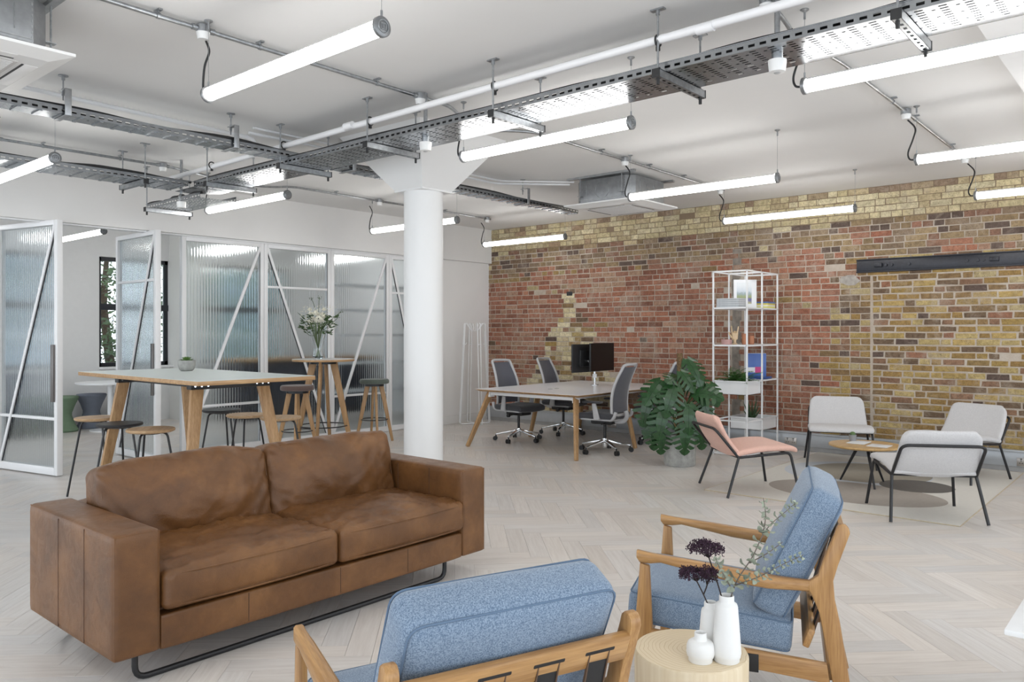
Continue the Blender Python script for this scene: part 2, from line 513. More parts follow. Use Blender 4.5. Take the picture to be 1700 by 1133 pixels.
for k in range(-3, 40):
    z0 = 0.27 + k * CH
    if z0 + CH > CEIL + 0.02: continue
    y = -0.5 - rnd.uniform(0, 0.2)
    header = (k % 2 == 0)
    while y < 8.72:
        zc = z0 + CH / 2
        infill = y < 2.72 and zc < 2.08
        if infill: L = rnd.choice((0.225, 0.225, 0.225, 0.112, 0.17))
        elif zc > 2.69: L = rnd.choice((0.112, 0.112, 0.225)) if header else rnd.choice((0.225, 0.225, 0.112))
        else: L = (0.112 if rnd.random() < 0.85 else 0.225) if header else (0.225 if rnd.random() < 0.85 else 0.112)
        L *= rnd.uniform(0.95, 1.05)
        yc = y + L / 2
        y0, y1 = y, y + L
        y += L
        pass
        if zc < 2.07 and y0 < 2.74 < y1: y1 = 2.734; y = 2.750; L = y1 - y0; yc = (y0 + y1) / 2
        if L < 0.03: continue
        if 4.30 < yc < 4.43 and zc < 2.45: continue
        if rnd.random() < 0.006: continue
        gm = 0.006 if not infill else 0.009
        if zc > 2.69: gm = 0.0045
        bricks.append((y0 + gm, y1 - gm, z0 + gm * rnd.uniform(0.6, 1.3), z0 + CH - gm * rnd.uniform(0.6, 1.3), brick_palette(yc, zc, rnd)))
def brick_box(mb, b, off):
    y0, y1, z0, z1, col = b
    t = rnd.uniform(0.003, 0.009); e = 0.004
    k = rnd.uniform(0.88, 1.1)
    mb.cur = tuple(c * k for c in col)
    jj = 0.005 if (y0 < 2.72 and z0 < 2.05) else 0.0025
    j = lambda: rnd.uniform(-jj, jj)
    xs = XB + 0.004 - off[0]
    back = [(xs, y0, z0), (xs, y1, z0), (xs, y1, z1), (xs, y0, z1)]
    mid = [(XB - t + e * 0.8 - off[0], a + j(), c + j()) for _, a, c in back]
    front = [(XB - t - off[0], y0 + e + j(), z0 + e + j()), (XB - t - off[0], y1 - e + j(), z0 + e + j()), (XB - t - off[0], y1 - e + j(), z1 - e + j()), (XB - t - off[0], y0 + e + j(), z1 - e + j())]
    P = [(x, a - off[1], c - off[2]) for x, a, c in back + mid + front]
    F = [(8, 11, 10, 9)]
    for s in (0, 4):
        for i in range(4):
            n = (i + 1) % 4
            F.append((s + i, s + 4 + i, s + 4 + n, s + n))
    mb.add(P, F)
order = sorted(bricks, key=lambda b: -shows((XB, (b[0] + b[1]) / 2, (b[2] + b[3]) / 2), (b[1] - b[0]) * (b[3] - b[2])))
restb = MB()
for n, b in enumerate(order):
    if n < 300:
        off = (XB, (b[0] + b[1]) / 2, (b[2] + b[3]) / 2)
        mb = MB(); brick_box(mb, b, off)
        o = mb.build('brick', BRICK, wall, smooth=False); o.location = off
    else: brick_box(restb, b, (0, 0, 0))
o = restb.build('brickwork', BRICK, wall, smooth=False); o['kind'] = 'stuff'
# grey rendered strip running up the wall, ragged mortar patches
mb = MB()
zz = 0.2
while zz < 2.45:
    h = rnd.uniform(0.06, 0.16); w = rnd.uniform(-0.02, 0.02)
    mb.box((XB - rnd.uniform(0.002, 0.007), 4.31 + w, zz), (XB + 0.01, 4.42 + w * 0.5, zz + h)); zz += h
mb.build('render_strip', plain('grey_render', (0.24, 0.21, 0.18), 0.95, var=0.3, bmp=0.5, bscale=40), wall, smooth=False)
mb = MB()
for yy, zz, w, h in ((2.98, 2.02, 0.22, 0.13),):
    n = 9
    ring = [(yy + w / 2 * math.cos(2 * PI * i / n) * rnd.uniform(0.75, 1.2), zz + h / 2 * math.sin(2 * PI * i / n) * rnd.uniform(0.75, 1.2)) for i in range(n)]
    mb.prism(ring, XB - 0.0095, XB + 0.01, 0)
mb.build('mortar_patch', plain('patch_render', (0.36, 0.33, 0.30), 0.95, var=0.2, scale=20, bmp=0.5, bscale=40), wall, smooth=False)
# small black vent brick
MB().cbox((XB - 0.006, 6.99, 1.985), (0.02, 0.10, 0.06)).build('vent_plate', BLACK_METAL, wall, bevel=0.003)
# brick pier at the very right end
mb = MB(); mb.cur = None
pier = MB()
rr = random.Random(5)
for k in range(0, 40):
    z0 = 0.27 + k * CH
    if z0 + CH > CEIL: break
    pier.cur = tuple(c * rr.uniform(0.8, 1.1) for c in rr.choice([(0.36, 0.135, 0.075), (0.30, 0.105, 0.06), (0.40, 0.2, 0.12)]))
    for yy in (0.70, 0.93, 1.05):
        w = 0.215 if (k % 2 == 0) else 0.105
        if yy + w > 1.262: w = 1.262 - yy
        pier.box((XB - 0.03, yy + 0.004, z0 + 0.005), (XB, yy + w - 0.004, z0 + CH - 0.005))
pier.build('pier_brickwork', BRICK, wall, smooth=False)

# ---- black iron beam let into the bricks, with bolts and lugs
IRON = plain('black_painted_iron', (0.016, 0.017, 0.024), 0.35, 0.2, var=0.3, scale=40, bmp=0.25, bscale=60)
bm_root = thing('iron_beam', 'long black iron beam with bolted lugs let into the brick wall', 'beam', (XB, 2.085, 2.167))
mb = MB(); mb.box((-0.014, -0.815, -0.075), (0.05, 0.815, 0.075)); mb.build('web', IRON, bm_root, bevel=0.003)
mb = MB(); mb.box((-0.030, -0.815, 0.063), (0.02, 0.815, 0.077)); mb.build('top_flange', IRON, bm_root, bevel=0.003)
mb = MB(); mb.box((-0.030, -0.815, -0.077), (0.02, 0.815, -0.063)); mb.build('bottom_flange', IRON, bm_root, bevel=0.003)
for yy in (0.58, -0.55):
    MB().cbox((-0.022, yy, 0.004), (0.045, 0.085, 0.045)).build('lug', IRON, bm_root, bevel=0.004)
    for dy in (0.02, -0.02):
        MB().cyl((-0.052, yy + dy, 0.006), (-0.042, yy + dy, 0.006), 0.006, 8).build('bolt', IRON, bm_root)
for yy in (0.50, 0.44, 0.26, -0.30, -0.40, -0.45):
    MB().cyl((-0.028, yy, 0.0), (0, yy, 0.0), 0.016, 6, 0.02).build('bolt', IRON, bm_root)

# ---- steel dado trunking along the brick wall, with sockets
TRUNK = plain('grey_trunking', (0.44, 0.46, 0.48), 0.28, 0.35, var=0.04)
sk = sroot('baseboard_right', 'grey steel trunking skirting along the brick wall', (0, 0, 0))
mb = MB(); mb.box((9.345, -3.9, 0.055), (XB, YG, 0.205)); mb.build('trunking', TRUNK, sk, bevel=0.004)
mb = MB(); mb.box((9.338, -3.9, 0.195), (XB, YG, 0.222)); mb.build('trunking_lid', TRUNK, sk, bevel=0.003)
mb = MB(); mb.box((9.37, -3.9, 0.0), (XB, YG, 0.055)); mb.build('plinth', plain('plinth_grey', (0.36, 0.35, 0.34), 0.5), sk, smooth=False)
STEEL = plain('brushed_steel', (0.46, 0.43, 0.40), 0.3, 0.9, var=0.1)
for yy, w in ((3.645, 0.14), (1.26, 0.14), (6.2, 0.14)):
    so = thing('wall_socket', {3.645: 'steel double power socket in the trunking beside the white shelf tower', 1.26: 'steel double power socket in the trunking at the rug corner', 6.2: 'steel double power socket in the trunking behind the desk'}[yy], 'socket', (9.345, yy, 0.105), 0, 'trunking sockets')
    MB().box((-0.008, -0.072, -0.042), (0.0, 0.072, 0.042)).build('face_plate', STEEL, so, bevel=0.002)
    for dy in (-0.035, 0.035):
        mb = MB()
        mb.box((-0.0095, dy - 0.004, 0.008), (-0.007, dy + 0.004, 0.02))
        mb.box((-0.0095, dy - 0.016, -0.015), (-0.007, dy - 0.007, -0.008)); mb.box((-0.0095, dy + 0.007, -0.015), (-0.007, dy + 0.016, -0.008))
        mb.build('pin_holes', BLACK_PLASTIC, so, smooth=False)
        MB().box((-0.012, dy - 0.008, 0.026), (-0.007, dy + 0.008, 0.036)).build('switch', BLACK_PLASTIC, so, smooth=False)

# ---- left wall: downstand beam over the partition and the plain wall at the corner
wl = struct(MB().box((-4, 8.56, 2.52), (XB, 8.80, CEIL)).build('wall_left', WHITE_PAINT, smooth=False), 'white downstand beam over the glazed partition')
struct(MB().box((8.06, YG, 0), (XB, 8.80, 2.53)).build('wall_corner', WHITE_PAINT, smooth=False), 'plain white wall beside the brick wall corner')
struct(MB().box((8.06, YG - 0.016, 0), (XB - 0.07, YG, 0.13)).build('baseboard_left', plain('skirting_white', (0.76, 0.75, 0.73), 0.4, var=0.01), bevel=0.003), 'white skirting board')

# ---- the round column with its splayed capital
cc = (4.577, 4.95)
colm = sroot('column', 'round white column with a splayed square capital', (*cc, 0))
MB().lathe([(0.166, 0), (0.166, 2.62)], 48).build('shaft', COL_PAINT, colm)
mb = MB()
a, b = 0.172, 0.50
zb, zm, zt = 2.60, 2.615, CEIL
ring = lambda h, z: [(-h, -h, z), (h, -h, z), (h, h, z), (-h, h, z)]
mb.add(ring(a, zb) + ring(a, zm) + ring(b, zt), [(3, 2, 1, 0), (8, 9, 10, 11)] + [(s + i, s + (i + 1) % 4, s + 4 + (i + 1) % 4, s + 4 + i) for s in (0, 4) for i in range(4)])
mb.build('capital', COL_PAINT, colm, smooth=False)
# =================================================================== GLAZED PARTITION AND THE ROOM BEHIND
FRAME = plain('white_partition_frame', (0.84, 0.84, 0.845), 0.35, var=0.01)
REED = glass('reeded_glass', (0.88, 0.94, 0.97), 0.10, 1.45)
CLEAR = glass('clear_glass', (0.97, 0.99, 0.99), 0.0, 1.45)
GAP = plain('dark_gasket', (0.05, 0.05, 0.055), 0.6)  # near-black strips beside the braces and stiles
HANDLE = plain('bronze_pull', (0.17, 0.16, 0.155), 0.35, 0.6)
def reeded_pane(x0, x1, z0, z1, parent, poly=None):
    """thin pane, vertical reeds on the front face"""
    mb = MB(); per = 0.034; n = max(2, int((x1 - x0) / per)); seg = 8; N = n * seg
    vs_ = []; fs_ = []
    for i in range(N + 1):
        x = x0 + (x1 - x0) * i / N
        y = -0.004 - 0.0014 * abs(math.sin(PI * i / seg))
        vs_ += [(x, y, z0), (x, y, z1), (x, 0.003, z0), (x, 0.003, z1)]
    for i in range(N):
        a, b = i * 4, i * 4 + 4
        fs_ += [(a, b, b + 1, a + 1), (a + 2, a + 3, b + 3, b + 2), (a, a + 2, b + 2, b), (a + 1, b + 1, b + 3, a + 3)]
    fs_ += [(0, 1, 3, 2), (N * 4, N * 4 + 2, N * 4 + 3, N * 4 + 1)]
    mb.add(vs_, fs_)
    return mb.build('pane', REED, parent, smooth=True, angle=60)
def leaf(root, W, Hh, diag, bar_z, handle=None, stile=0.05, door=False):
    """frame, panes, cross bar and slanting brace of one partition leaf, local x 0..W, front -y"""
    d = 0.03
    for x0 in (0, W - stile):
        MB().box((x0, -d, 0), (x0 + stile, d, Hh)).build('stile', FRAME, root, bevel=0.003)
    MB().box((stile, -d, Hh - stile), (W - stile, d, Hh)).build('rail', FRAME, root, bevel=0.003)
    MB().box((stile, -d, 0), (W - stile, d, 0.075)).build('rail', FRAME, root, bevel=0.003)
    x0, x1 = stile, W - stile; z0, z1 = 0.075, Hh - stile
    reeded_pane(x0, x1, z0, bar_z - 0.012, root); reeded_pane(x0, x1, bar_z + 0.012, z1, root)
    MB().box((x0, -0.022, bar_z - 0.014), (x1, 0.022, bar_z + 0.014)).build('glazing_bar', FRAME, root, bevel=0.002)
    a, b = ((x0, z0), (x1, z1)) if diag > 0 else ((x1, z0), (x0, z1))
    br = MB().beam((a[0], -0.016, a[1]), (b[0], -0.016, b[1]), 0.032, 0.026, up=(0, 1, 0)).build('brace', FRAME, root, bevel=0.002)
    off = 0.021 * (1 if diag > 0 else -1)
    MB().beam((a[0] + off, -0.012, a[1]), (b[0] + off, -0.012, b[1]), 0.007, 0.012, up=(0, 1, 0)).build('gasket', GAP, br, smooth=False)
    MB().box((x1 - 0.006, -0.024, z0), (x1, -0.02, z1)).build('gasket', GAP, root, smooth=False)
    if handle:
        hx = W - stile - 0.005
        MB().box((hx - 0.012, -0.055, 0.72), (hx + 0.028, -0.032, 1.28)).build('pull_handle', HANDLE, root, bevel=0.003)
HP = 2.50
edges = [4.29, 5.335, 6.33, 7.33, 8.06]
specs = [(1, 0.55), (-1, 1.97), (1, 0.55), (-1, 1.97)]
for n in range(4):
    w = edges[n + 1] - edges[n]
    r = sroot('window_%d' % (n + 1), ['first fixed reeded glass panel beside the doorway', 'reeded glass panel behind the flower vase', 'reeded glass panel behind the green bar stool', 'narrow reeded glass panel half hidden by the column'][n], (edges[n], YG + 0.045, 0.005))
    leaf(r, w - 0.004, HP, *specs[n])
struct(MB().box((2.3, YG + 0.0, HP + 0.005), (8.06, YG + 0.09, 2.52)).build('trim_2', FRAME, smooth=False), 'white partition head track')
# pivot doors standing open: local x runs from the far edge to the near edge
d1 = sroot('door_1', 'open reeded glass pivot door at the far left', (0, 0, 0.012))
d2 = sroot('door_2', 'open reeded glass pivot door beside the bar table', (0, 0, 0.012))
W1 = 1.02
# near edges measured at (2.93, 8.375) and (3.91, 8.40); leaf runs away from the camera
ang1 = math.radians(90 + 13); ang2 = math.radians(90 - 0.5)
for r, end, ang, spec in ((d1, (2.93, 8.372), ang1, (1, 0.55)), (d2, (3.91, 8.40), ang2, (1, 1.97))):
    r.rotation_euler = (0, 0, ang + PI)
    r.location = (end[0] + math.cos(ang) * W1, end[1] + math.sin(ang) * W1, 0.012)
    leaf(r, W1, 2.505, *spec, handle=True)

# ---- room behind
YB = 12.6
wb_paint = plain('inner_room_paint', (0.74, 0.74, 0.735), 0.8, var=0.015)
wins = [(1.2, 4.25), (4.96, 6.05), (6.55, 8.05)]
def back_wall():
    mb = MB(); zs, zt = 0.88, 2.57
    xs = [-2.0] + [q for w in wins for q in w] + [XB]
    mb.box((-2, YB, 0), (XB, YB + 0.25, zs)); mb.box((-2, YB, zt), (XB, YB + 0.25, CEIL))
    for i in range(0, len(xs), 2): mb.box((xs[i], YB, zs), (xs[i + 1], YB + 0.25, zt))
    return mb
struct(back_wall().build('wall_back', wb_paint, smooth=False), 'white back wall with black framed windows')
BWF = plain('black_window_frame', (0.02, 0.022, 0.028), 0.4, var=0.1)
for n, (x0, x1) in enumerate(wins):
    r = sroot('window_%d' % (n + 5), ['wide black framed window in the back room', 'black framed window with leaves outside, between the open doors', 'black framed window behind the first reeded panel'][n], (0, YB + 0.06, 0))
    zs, zt = 0.88, 2.57
    for a, b in (((x0, 0, zs), (x1, 0.06, zs + 0.06)), ((x0, 0, zt - 0.06), (x1, 0.06, zt)), ((x0, 0, zs), (x0 + 0.05, 0.06, zt)), ((x1 - 0.05, 0, zs), (x1, 0.06, zt))):
        MB().box(a, b).build('frame_bar', BWF, r, smooth=False)
    MB().box((x0, -0.02, 1.755), (x1, 0.07, 1.85)).build('transom', BWF, r, smooth=False)
    k = x0 + 1.05
    while k < x1 - 0.4:
        MB().box((k - 0.02, 0, zs), (k + 0.02, 0.05, zt)).build('mullion', BWF, r, smooth=False); k += 1.05
    MB().box((x0 + 0.05, 0.02, zs + 0.06), (x1 - 0.05, 0.026, zt - 0.06)).build('pane', CLEAR, r, smooth=False)
    MB().box((x0, -0.2, zs - 0.03), (x1, 0.0, zs)).build('sill', FRAME, r, smooth=False)
struct(MB().box((9.25, 8.80, 0), (XB, YB, CEIL)).build('wall_inner', wb_paint, smooth=False), 'white end wall of the back room')
struct(MB().box((6.05, 12.2, 0), (6.55, YB, CEIL)).build('wall_pier', plain('pier_paint', (0.72, 0.72, 0.69), 0.7, var=0.01), smooth=False), 'cream pier in the back room')
# long dark counter with pale oak top behind the reeded panels
ct = thing('counter', 'long dark counter with pale oak top behind the reeded glass', 'counter', (7.5, 11.55, 0))
MB().box((-0.85, -0.3, 0.0), (1.6, 0.3, 0.94)).build('body', plain('charcoal_cabinet', (0.018, 0.023, 0.036), 0.5), ct, bevel=0.004)
MB().box((-0.92, -0.36, 0.94), (1.62, 0.34, 0.985)).build('worktop', OAK_X, ct, bevel=0.004)
for k in range(4):
    MB().box((-0.83 + k * 0.605, -0.318, 0.06), (-0.25 + k * 0.605, -0.3, 0.92)).build('cabinet_door', plain('charcoal_front', (0.022, 0.028, 0.042), 0.45), ct, bevel=0.003)
bn = thing('upholstered_bench', 'dark upholstered bench under the back room window', 'bench', (2.85, 12.05, 0))
MB().rbox((0, 0, 0.36), (1.9, 0.55, 0.16), 0.04, 6).build('seat', plain('navy_fabric', (0.05, 0.07, 0.11), 0.9), bn)
MB().box((-0.92, -0.25, 0), (0.92, 0.25, 0.28)).build('base', BLACK_PLASTIC, bn)
MB().rbox((0, 0.24, 0.62), (1.9, 0.12, 0.46), 0.04, 6).build('backrest', plain('navy_fabric', (0.05, 0.07, 0.11), 0.9), bn)
# white open shelf rack right behind the third panel
rk = thing('shelf_rack', 'white open shelf rack behind the reeded glass by the column', 'shelf', (8.30, 10.3, 0))
for sx in (-0.85, 0.85):
    for sy in (-0.18, 0.18):
        MB().box((sx - 0.015, sy - 0.015, 0), (sx + 0.015, sy + 0.015, 2.25)).build('post', WHITE_METAL, rk, smooth=False)
for zz in (0.45, 0.9, 1.35, 1.75, 2.15):
    MB().box((-0.87, -0.2, zz), (0.87, 0.2, zz + 0.03)).build('shelf_board', WHITE_METAL, rk, smooth=False)
struct(MB().box((6.9, 12.3, 0), (XB, 12.36, 0.02)).build('trim_3', FRAME, smooth=False), 'thin white floor trim in the back room')

# ---- outside the windows: three leafy trees
LEAF_T = plain('tree_leaf', (0.055, 0.11, 0.035), 0.5, var=0.6, scale=3)
BARK = plain('bark', (0.10, 0.075, 0.05), 0.9, var=0.3)
for n, (tx, ty, lab) in enumerate(((5.9, 14.6, 'leafy green tree outside the window between the doors'), (8.9, 15.6, 'leafy green tree outside the window behind the reeded panel'), (3.2, 15.6, 'leafy green tree outside the wide back window'))):
    rr = random.Random(50 + n)
    t = thing('tree', lab, 'tree', (tx, ty, -0.5), 0, 'trees outside the back windows')
    MB().tube([(0, 0, 0), (0.05, 0, 1.2), (-0.05, 0.1, 2.4), (0, 0, 3.6)], [0.11, 0.09, 0.07, 0.03], 8).build('trunk', BARK, t)
    mb = MB()
    for k in range(4200):
        a = rr.uniform(0, 2 * PI); zz = rr.uniform(0.9, 4.4)
        rad = (0.35 + 0.8 * math.sin(min(1, max(0, (zz - 0.6) / 4.2)) * PI)) * math.sqrt(rr.random()) * 1.15
        c = Vector((rad * math.cos(a), rad * math.sin(a), zz))
        d = Vector((rr.uniform(-1, 1), rr.uniform(-1, 1), rr.uniform(-0.8, 0.4))).normalized()
        s = d.orthogonal().normalized(); L = rr.uniform(0.07, 0.15)
        mb.add([c, c + d * L * 0.5 + s * L * 0.28, c + d * L, c + d * L * 0.5 - s * L * 0.28], [(0, 1, 2, 3)])
    o = mb.build('crown', LEAF_T, t, smooth=False); o['kind'] = 'stuff'
fac = thing('sky_screen_facade', 'added blue-grey building front screening the bright sky', 'building', (0, 19.0, -0.3))  # added building front, cuts the bright sky behind the reeded glass
BLUEG = plain('blue_grey_render', (0.30, 0.36, 0.43), 0.9, var=0.12, scale=1.2)
MB().box((-4, 0, 0), (7.0, 0.4, 5.2)).build('wall', BLUEG, fac, smooth=False)
MB().box((9.6, 0, 0), (18, 0.4, 5.2)).build('wall', BLUEG, fac, smooth=False)
for x in (-2.5, 0.2, 2.9, 5.2, 10.4, 12.4, 14.6, 16.6):
    MB().box((x, -0.03, 1.7), (x + 1.0, 0.0, 3.4)).build('window', plain('far_window', (0.10, 0.13, 0.18), 0.2), fac, smooth=False)
    MB().box((x - 0.1, -0.1, 1.58), (x + 1.1, 0.0, 1.7)).build('sill', FRAME, fac, smooth=False)
gr = MB().box((-6, 12.9, -0.35), (14, 24, -0.25)).build('ground_outside', plain('pavement', (0.3, 0.3, 0.29), 0.9), smooth=False)
struct(gr, 'grey pavement outside the windows')

# ---- furniture in the room behind
def drum_stool(loc, label, mat, s=1.0):
    t = thing('drum_stool', label, 'stool', loc, 0, 'waisted stools in the back room')
    MB().lathe([(0.0, 0.0), (0.19, 0.0), (0.2, 0.02), (0.15, 0.12), (0.115, 0.22), (0.115, 0.26), (0.15, 0.36), (0.2, 0.47)], 28).build('body', mat, t)
    MB().lathe([(0.2, 0.47), (0.205, 0.485), (0.195, 0.5), (0, 0.505)], 28).build('seat_pad', mat, t)
drum_stool((4.29, 12.15, 0), 'sage green waisted stool beyond the open doors', plain('sage_fabric', (0.17, 0.25, 0.16), 0.9))
drum_stool((4.74, 12.32, 0), 'slate grey waisted stool by the white pedestal table', plain('slate_fabric', (0.19, 0.21, 0.26), 0.9))
drum_stool((5.25, 12.28, 0), 'white waisted stool by the white pedestal table', plain('white_fabric', (0.7, 0.7, 0.72), 0.9))
t = thing('pedestal_table', 'white round pedestal table in the back room', 'table', (4.80, 11.80, 0))
MB().lathe([(0, 0), (0.27, 0), (0.27, 0.012), (0.04, 0.03), (0.04, 0.67)], 28).build('pedestal', WHITE_METAL, t)
MB().lathe([(0, 0.67), (0.44, 0.67), (0.45, 0.68), (0.45, 0.695), (0, 0.697)], 36).build('table_top', WHITE_METAL, t)
# =================================================================== CEILING SERVICES
CAP_GREY = plain('lamp_cap_grey', (0.23, 0.235, 0.24), 0.35, 0.5)
CABLE = plain('black_cable', (0.015, 0.015, 0.016), 0.5)
# ---- pendant tube lights ------------------------------------------------
LZ = 2.67
def tube_light(x, y0, y1, label, box_at=None, group='pendant tube lights'):
    L = y1 - y0; yc = (y0 + y1) / 2
    t = thing('tube_light', label, 'light', (x, yc, LZ), 0, group)
    mb = MB().tube([(0, -L / 2 + 0.02, 0), (0, L / 2 - 0.02, 0)], 0.034, 24); mb.build('diffuser', TUBE_GLOW, t)
    sh_ = MB(); n_ = 10; aa = [math.radians(40 + 100 * k / n_) for k in range(n_ + 1)]
    for yy in (-L / 2 + 0.03, L / 2 - 0.03):
        for rr_ in (0.0355, 0.0375): sh_.v += [(rr_ * math.cos(a), yy, rr_ * math.sin(a)) for a in aa]
    q_ = n_ + 1
    fs_ = []
    for k in range(n_):
        fs_ += [(k, k + 1, 2 * q_ + k + 1, 2 * q_ + k), (q_ + k + 1, q_ + k, 3 * q_ + k, 3 * q_ + k + 1)]
    sh_.f += fs_; sh_.c += [None] * len(fs_)
    sh_.build('added_top_shield', WHITE_PLASTIC, t)  # added opaque strip, unseen from below, keeps the tube's glow off the ceiling
    for s in (-1, 1):
        c = MB()
        c.tube([(0, s * (L / 2 - 0.024), 0), (0, s * (L / 2 - 0.02), 0), (0, s * (L / 2 - 0.004), 0), (0, s * L / 2, 0)], [0.038, 0.043, 0.043, 0.037], 24)
        o = c.build('end_cap', CAP_GREY, t)
        m2 = MB().tube([(0.026 * math.cos(a), s * (L / 2 + 0.001), 0.026 * math.sin(a)) for a in [k * PI / 12 for k in range(24)]], 0.0025, 6, True)
        m2.build('cap_ring', GALV, o)
        m3 = MB()
        for px, pz, w, h in ((-0.012, 0, 0.004, 0.026), (0.012, 0, 0.004, 0.026), (0, 0.012, 0.024, 0.004), (0, -0.012, 0.024, 0.004), (0, 0.0, 0.004, 0.016)):
            m3.cbox((px, s * (L / 2 + 0.001), pz), (w, 0.003, h))
        m3.build('cap_mark', GALV, o, smooth=False)
        yy = s * (L / 2 - 0.012)
        w = MB().cyl((0, yy, 0.040), (0, yy, CEIL - LZ - 0.02), 0.0012, 6).build('suspension_wire', GALV, t)
        MB().lathe([(0.006, -0.05), (0.006, -0.015), (0.022, -0.005), (0.022, 0.0)], 12, (0, yy, CEIL - LZ)).build('ceiling_fixing', GALV, w)
        MB().cyl((0, yy, 0.038), (0, yy, 0.068), 0.005, 8).build('wire_grip', GALV, w)
    top = CEIL - LZ - 0.07
    MB().tube(smooth_path([(0, L / 2, 0.0), (0, L / 2 + 0.035, 0.01), (0, L / 2 + 0.045, 0.06), (-0.01, L / 2 + 0.01, 0.15), (0.01, L / 2 + 0.0, 0.23), (0.02, L / 2 + 0.05, top - 0.02), (0.02, L / 2 + 0.07, top)], 6), 0.006, 8).build('power_cable', CABLE, t)
    return t
lamps = [(2.09, 2.50, 3.93, 'pendant tube light directly above the tan leather sofa'),
         (4.02, 2.52, 3.94, 'pendant tube light just in front of the column capital'),
         (4.00, 0.06, 1.50, 'long pendant tube light below the end of the wide cable tray'),
         (6.24, 0.08, 1.52, 'pendant tube light above the near grey lounge chair'),
         (6.24, 2.53, 3.95, 'pendant tube light in front of the rear ceiling air conditioner'),
         (8.28, 2.56, 4.00, 'pendant tube light above the white shelf tower by the brick wall'),
         (8.27, 6.21, 7.68, 'pendant tube light in the corner of brick wall and white wall'),
         (6.25, 6.20, 7.70, 'pendant tube light passing behind the column'),
         (4.09, 6.23, 7.68, 'pendant tube light above the bar table end near the first glass panel'),
         (2.13, 6.17, 7.62, 'pendant tube light in front of the open glass doors'),
         (8.25, 0.08, 1.51, 'pendant tube light above the rug end by the iron beam')]
for q in lamps: tube_light(*q)
tube_light(2.05, 0.06, 1.50, 'pendant tube light over the blue armchairs')
tube_light(0.1, 2.50, 3.93, 'pendant tube light beyond the front ceiling air conditioner')
for x, lab in ((4.08, 'tube light in the back room seen through the doorway'), (6.2, 'tube light in the back room behind the first reeded panels'), (8.2, 'tube light in the back room behind the shelf rack'), (2.1, 'tube light in the back room behind the left open door')):
    tube_light(x, 10.22, 11.7, lab, group='tube lights in the back room')

# ---- perforated cable trays ---------------------------------------------
def perf(mb, org, ex, ey, L, xs, ys, hole):
    """rectilinear sheet: xs = bounds inside one repeat, ys = bounds across; hole(i,j) leaves a gap"""
    org = Vector(org); ex = Vector(ex); ey = Vector(ey); per = xs[-1]; n = int(L / per)
    for p in range(n):
        base = len(mb.v)
        for x in xs:
            for y in ys: mb.v.append(tuple(org + ex * (p * per + x) + ey * y))
        m = len(ys)
        for i in range(len(xs) - 1):
            for j in range(m - 1):
                if hole(i, j): continue
                mb.f.append((base + i * m + j, base + (i + 1) * m + j, base + (i + 1) * m + j + 1, base + i * m + j + 1)); mb.c.append(None)
TRAY = plain('perforated_galvanised_steel', (0.34, 0.355, 0.37), 0.27, 0.95, var=0.10, scale=14)
def tray(name, label, org, ex, ey, L, W, ribs=False, cables=3, group=None):
    """org = inner lower corner, ex along the run, ey across; flanges both sides"""
    t = thing(name, label, 'cable tray', (0, 0, 0), 0, group)
    ys = [0.0, 0.014]
    nrow = int((W - 0.03) / 0.03)
    for j in range(nrow): ys += [0.02 + j * 0.03, 0.02 + j * 0.03 + 0.011]
    ys = sorted(set([round(a, 4) for a in ys if a < W])) + [W]
    rows = {i for i in range(len(ys) - 1) if abs(ys[i + 1] - ys[i] - 0.011) < 1e-4}
    rl = sorted(rows)
    third = {a for k, a in enumerate(rl) if k % 3 == 1}
    if ribs:
        xs = [0, 0.03, 0.045, 0.075, 0.09, 0.12]
        h = lambda i, j: (i in (1,) and j in third) or (i == 3 and j in third)
    else:
        xs = [0, 0.012, 0.044, 0.06, 0.075, 0.09]
        h = lambda i, j: (i == 1 and j in rows) or (i == 3 and j in third)
    mb = MB(); perf(mb, org, ex, ey, L, xs, ys, h); bed = mb.build('tray_bed', TRAY, t, smooth=False)
    if ribs:
        rm = MB().beam(Vector(ey) * 0.01, Vector(ey) * (W - 0.01), 0.022, 0.006).mesh('pressed_rib', TRAY, smooth=False)
        for p in range(int(L / 0.12)):
            o = bpy.data.objects.new('pressed_rib', rm); COL.objects.link(o); o.parent = bed
            o.location = Vector(org) + Vector(ex) * (p * 0.12 + 0.105) + Vector((0, 0, -0.003))
    H_ = 0.045
    for off in (0, W):
        mb = MB(); o2 = Vector(org) + Vector(ey) * off
        perf(mb, o2, ex, (0, 0, 1), L, [0, 0.012, 0.044, 0.056], [0, 0.013, 0.026, H_], lambda i, j: i == 1 and j == 1)
        e = Vector(ex) * L
        mb.beam(o2 + Vector((0, 0, H_)), o2 + e + Vector((0, 0, H_)), 0.006, 0.004)
        mb.build('flange', TRAY, t, smooth=False)
    rr = random.Random(len(label))
    for k in range(cables):
        yy = 0.022 + (W - 0.04) * k / cables
        pts = [Vector(org) + Vector(ex) * (L * s / 14) + Vector(ey) * (yy + rr.uniform(-0.012, 0.012)) + Vector((0, 0, (0.040 if k == 0 else 0.022) + rr.uniform(0, 0.022))) for s in range(15)]
        MB().tube(smooth_path(pts, 4), 0.013, 8).build('cable', CABLE, t)
    return t
TZ = 2.752
tray('cable_tray', 'wide perforated cable tray running the length of the room', (3.55, 0.2, TZ), (0, 1, 0), (1, 0, 0), 6.75, 0.36, cables=11)
tray('cable_tray', 'narrow ribbed cable tray crossing above the wide tray', (0.6, 5.40, TZ + 0.048), (1, 0, 0), (0, 1, 0), 6.85, 0.16, ribs=True, cables=2)
tray('cable_tray', 'ribbed cable tray along the glass doors joining the wide tray', (0.6, 6.95, TZ), (1, 0, 0), (0, 1, 0), 2.95, 0.33, ribs=True, cables=3)
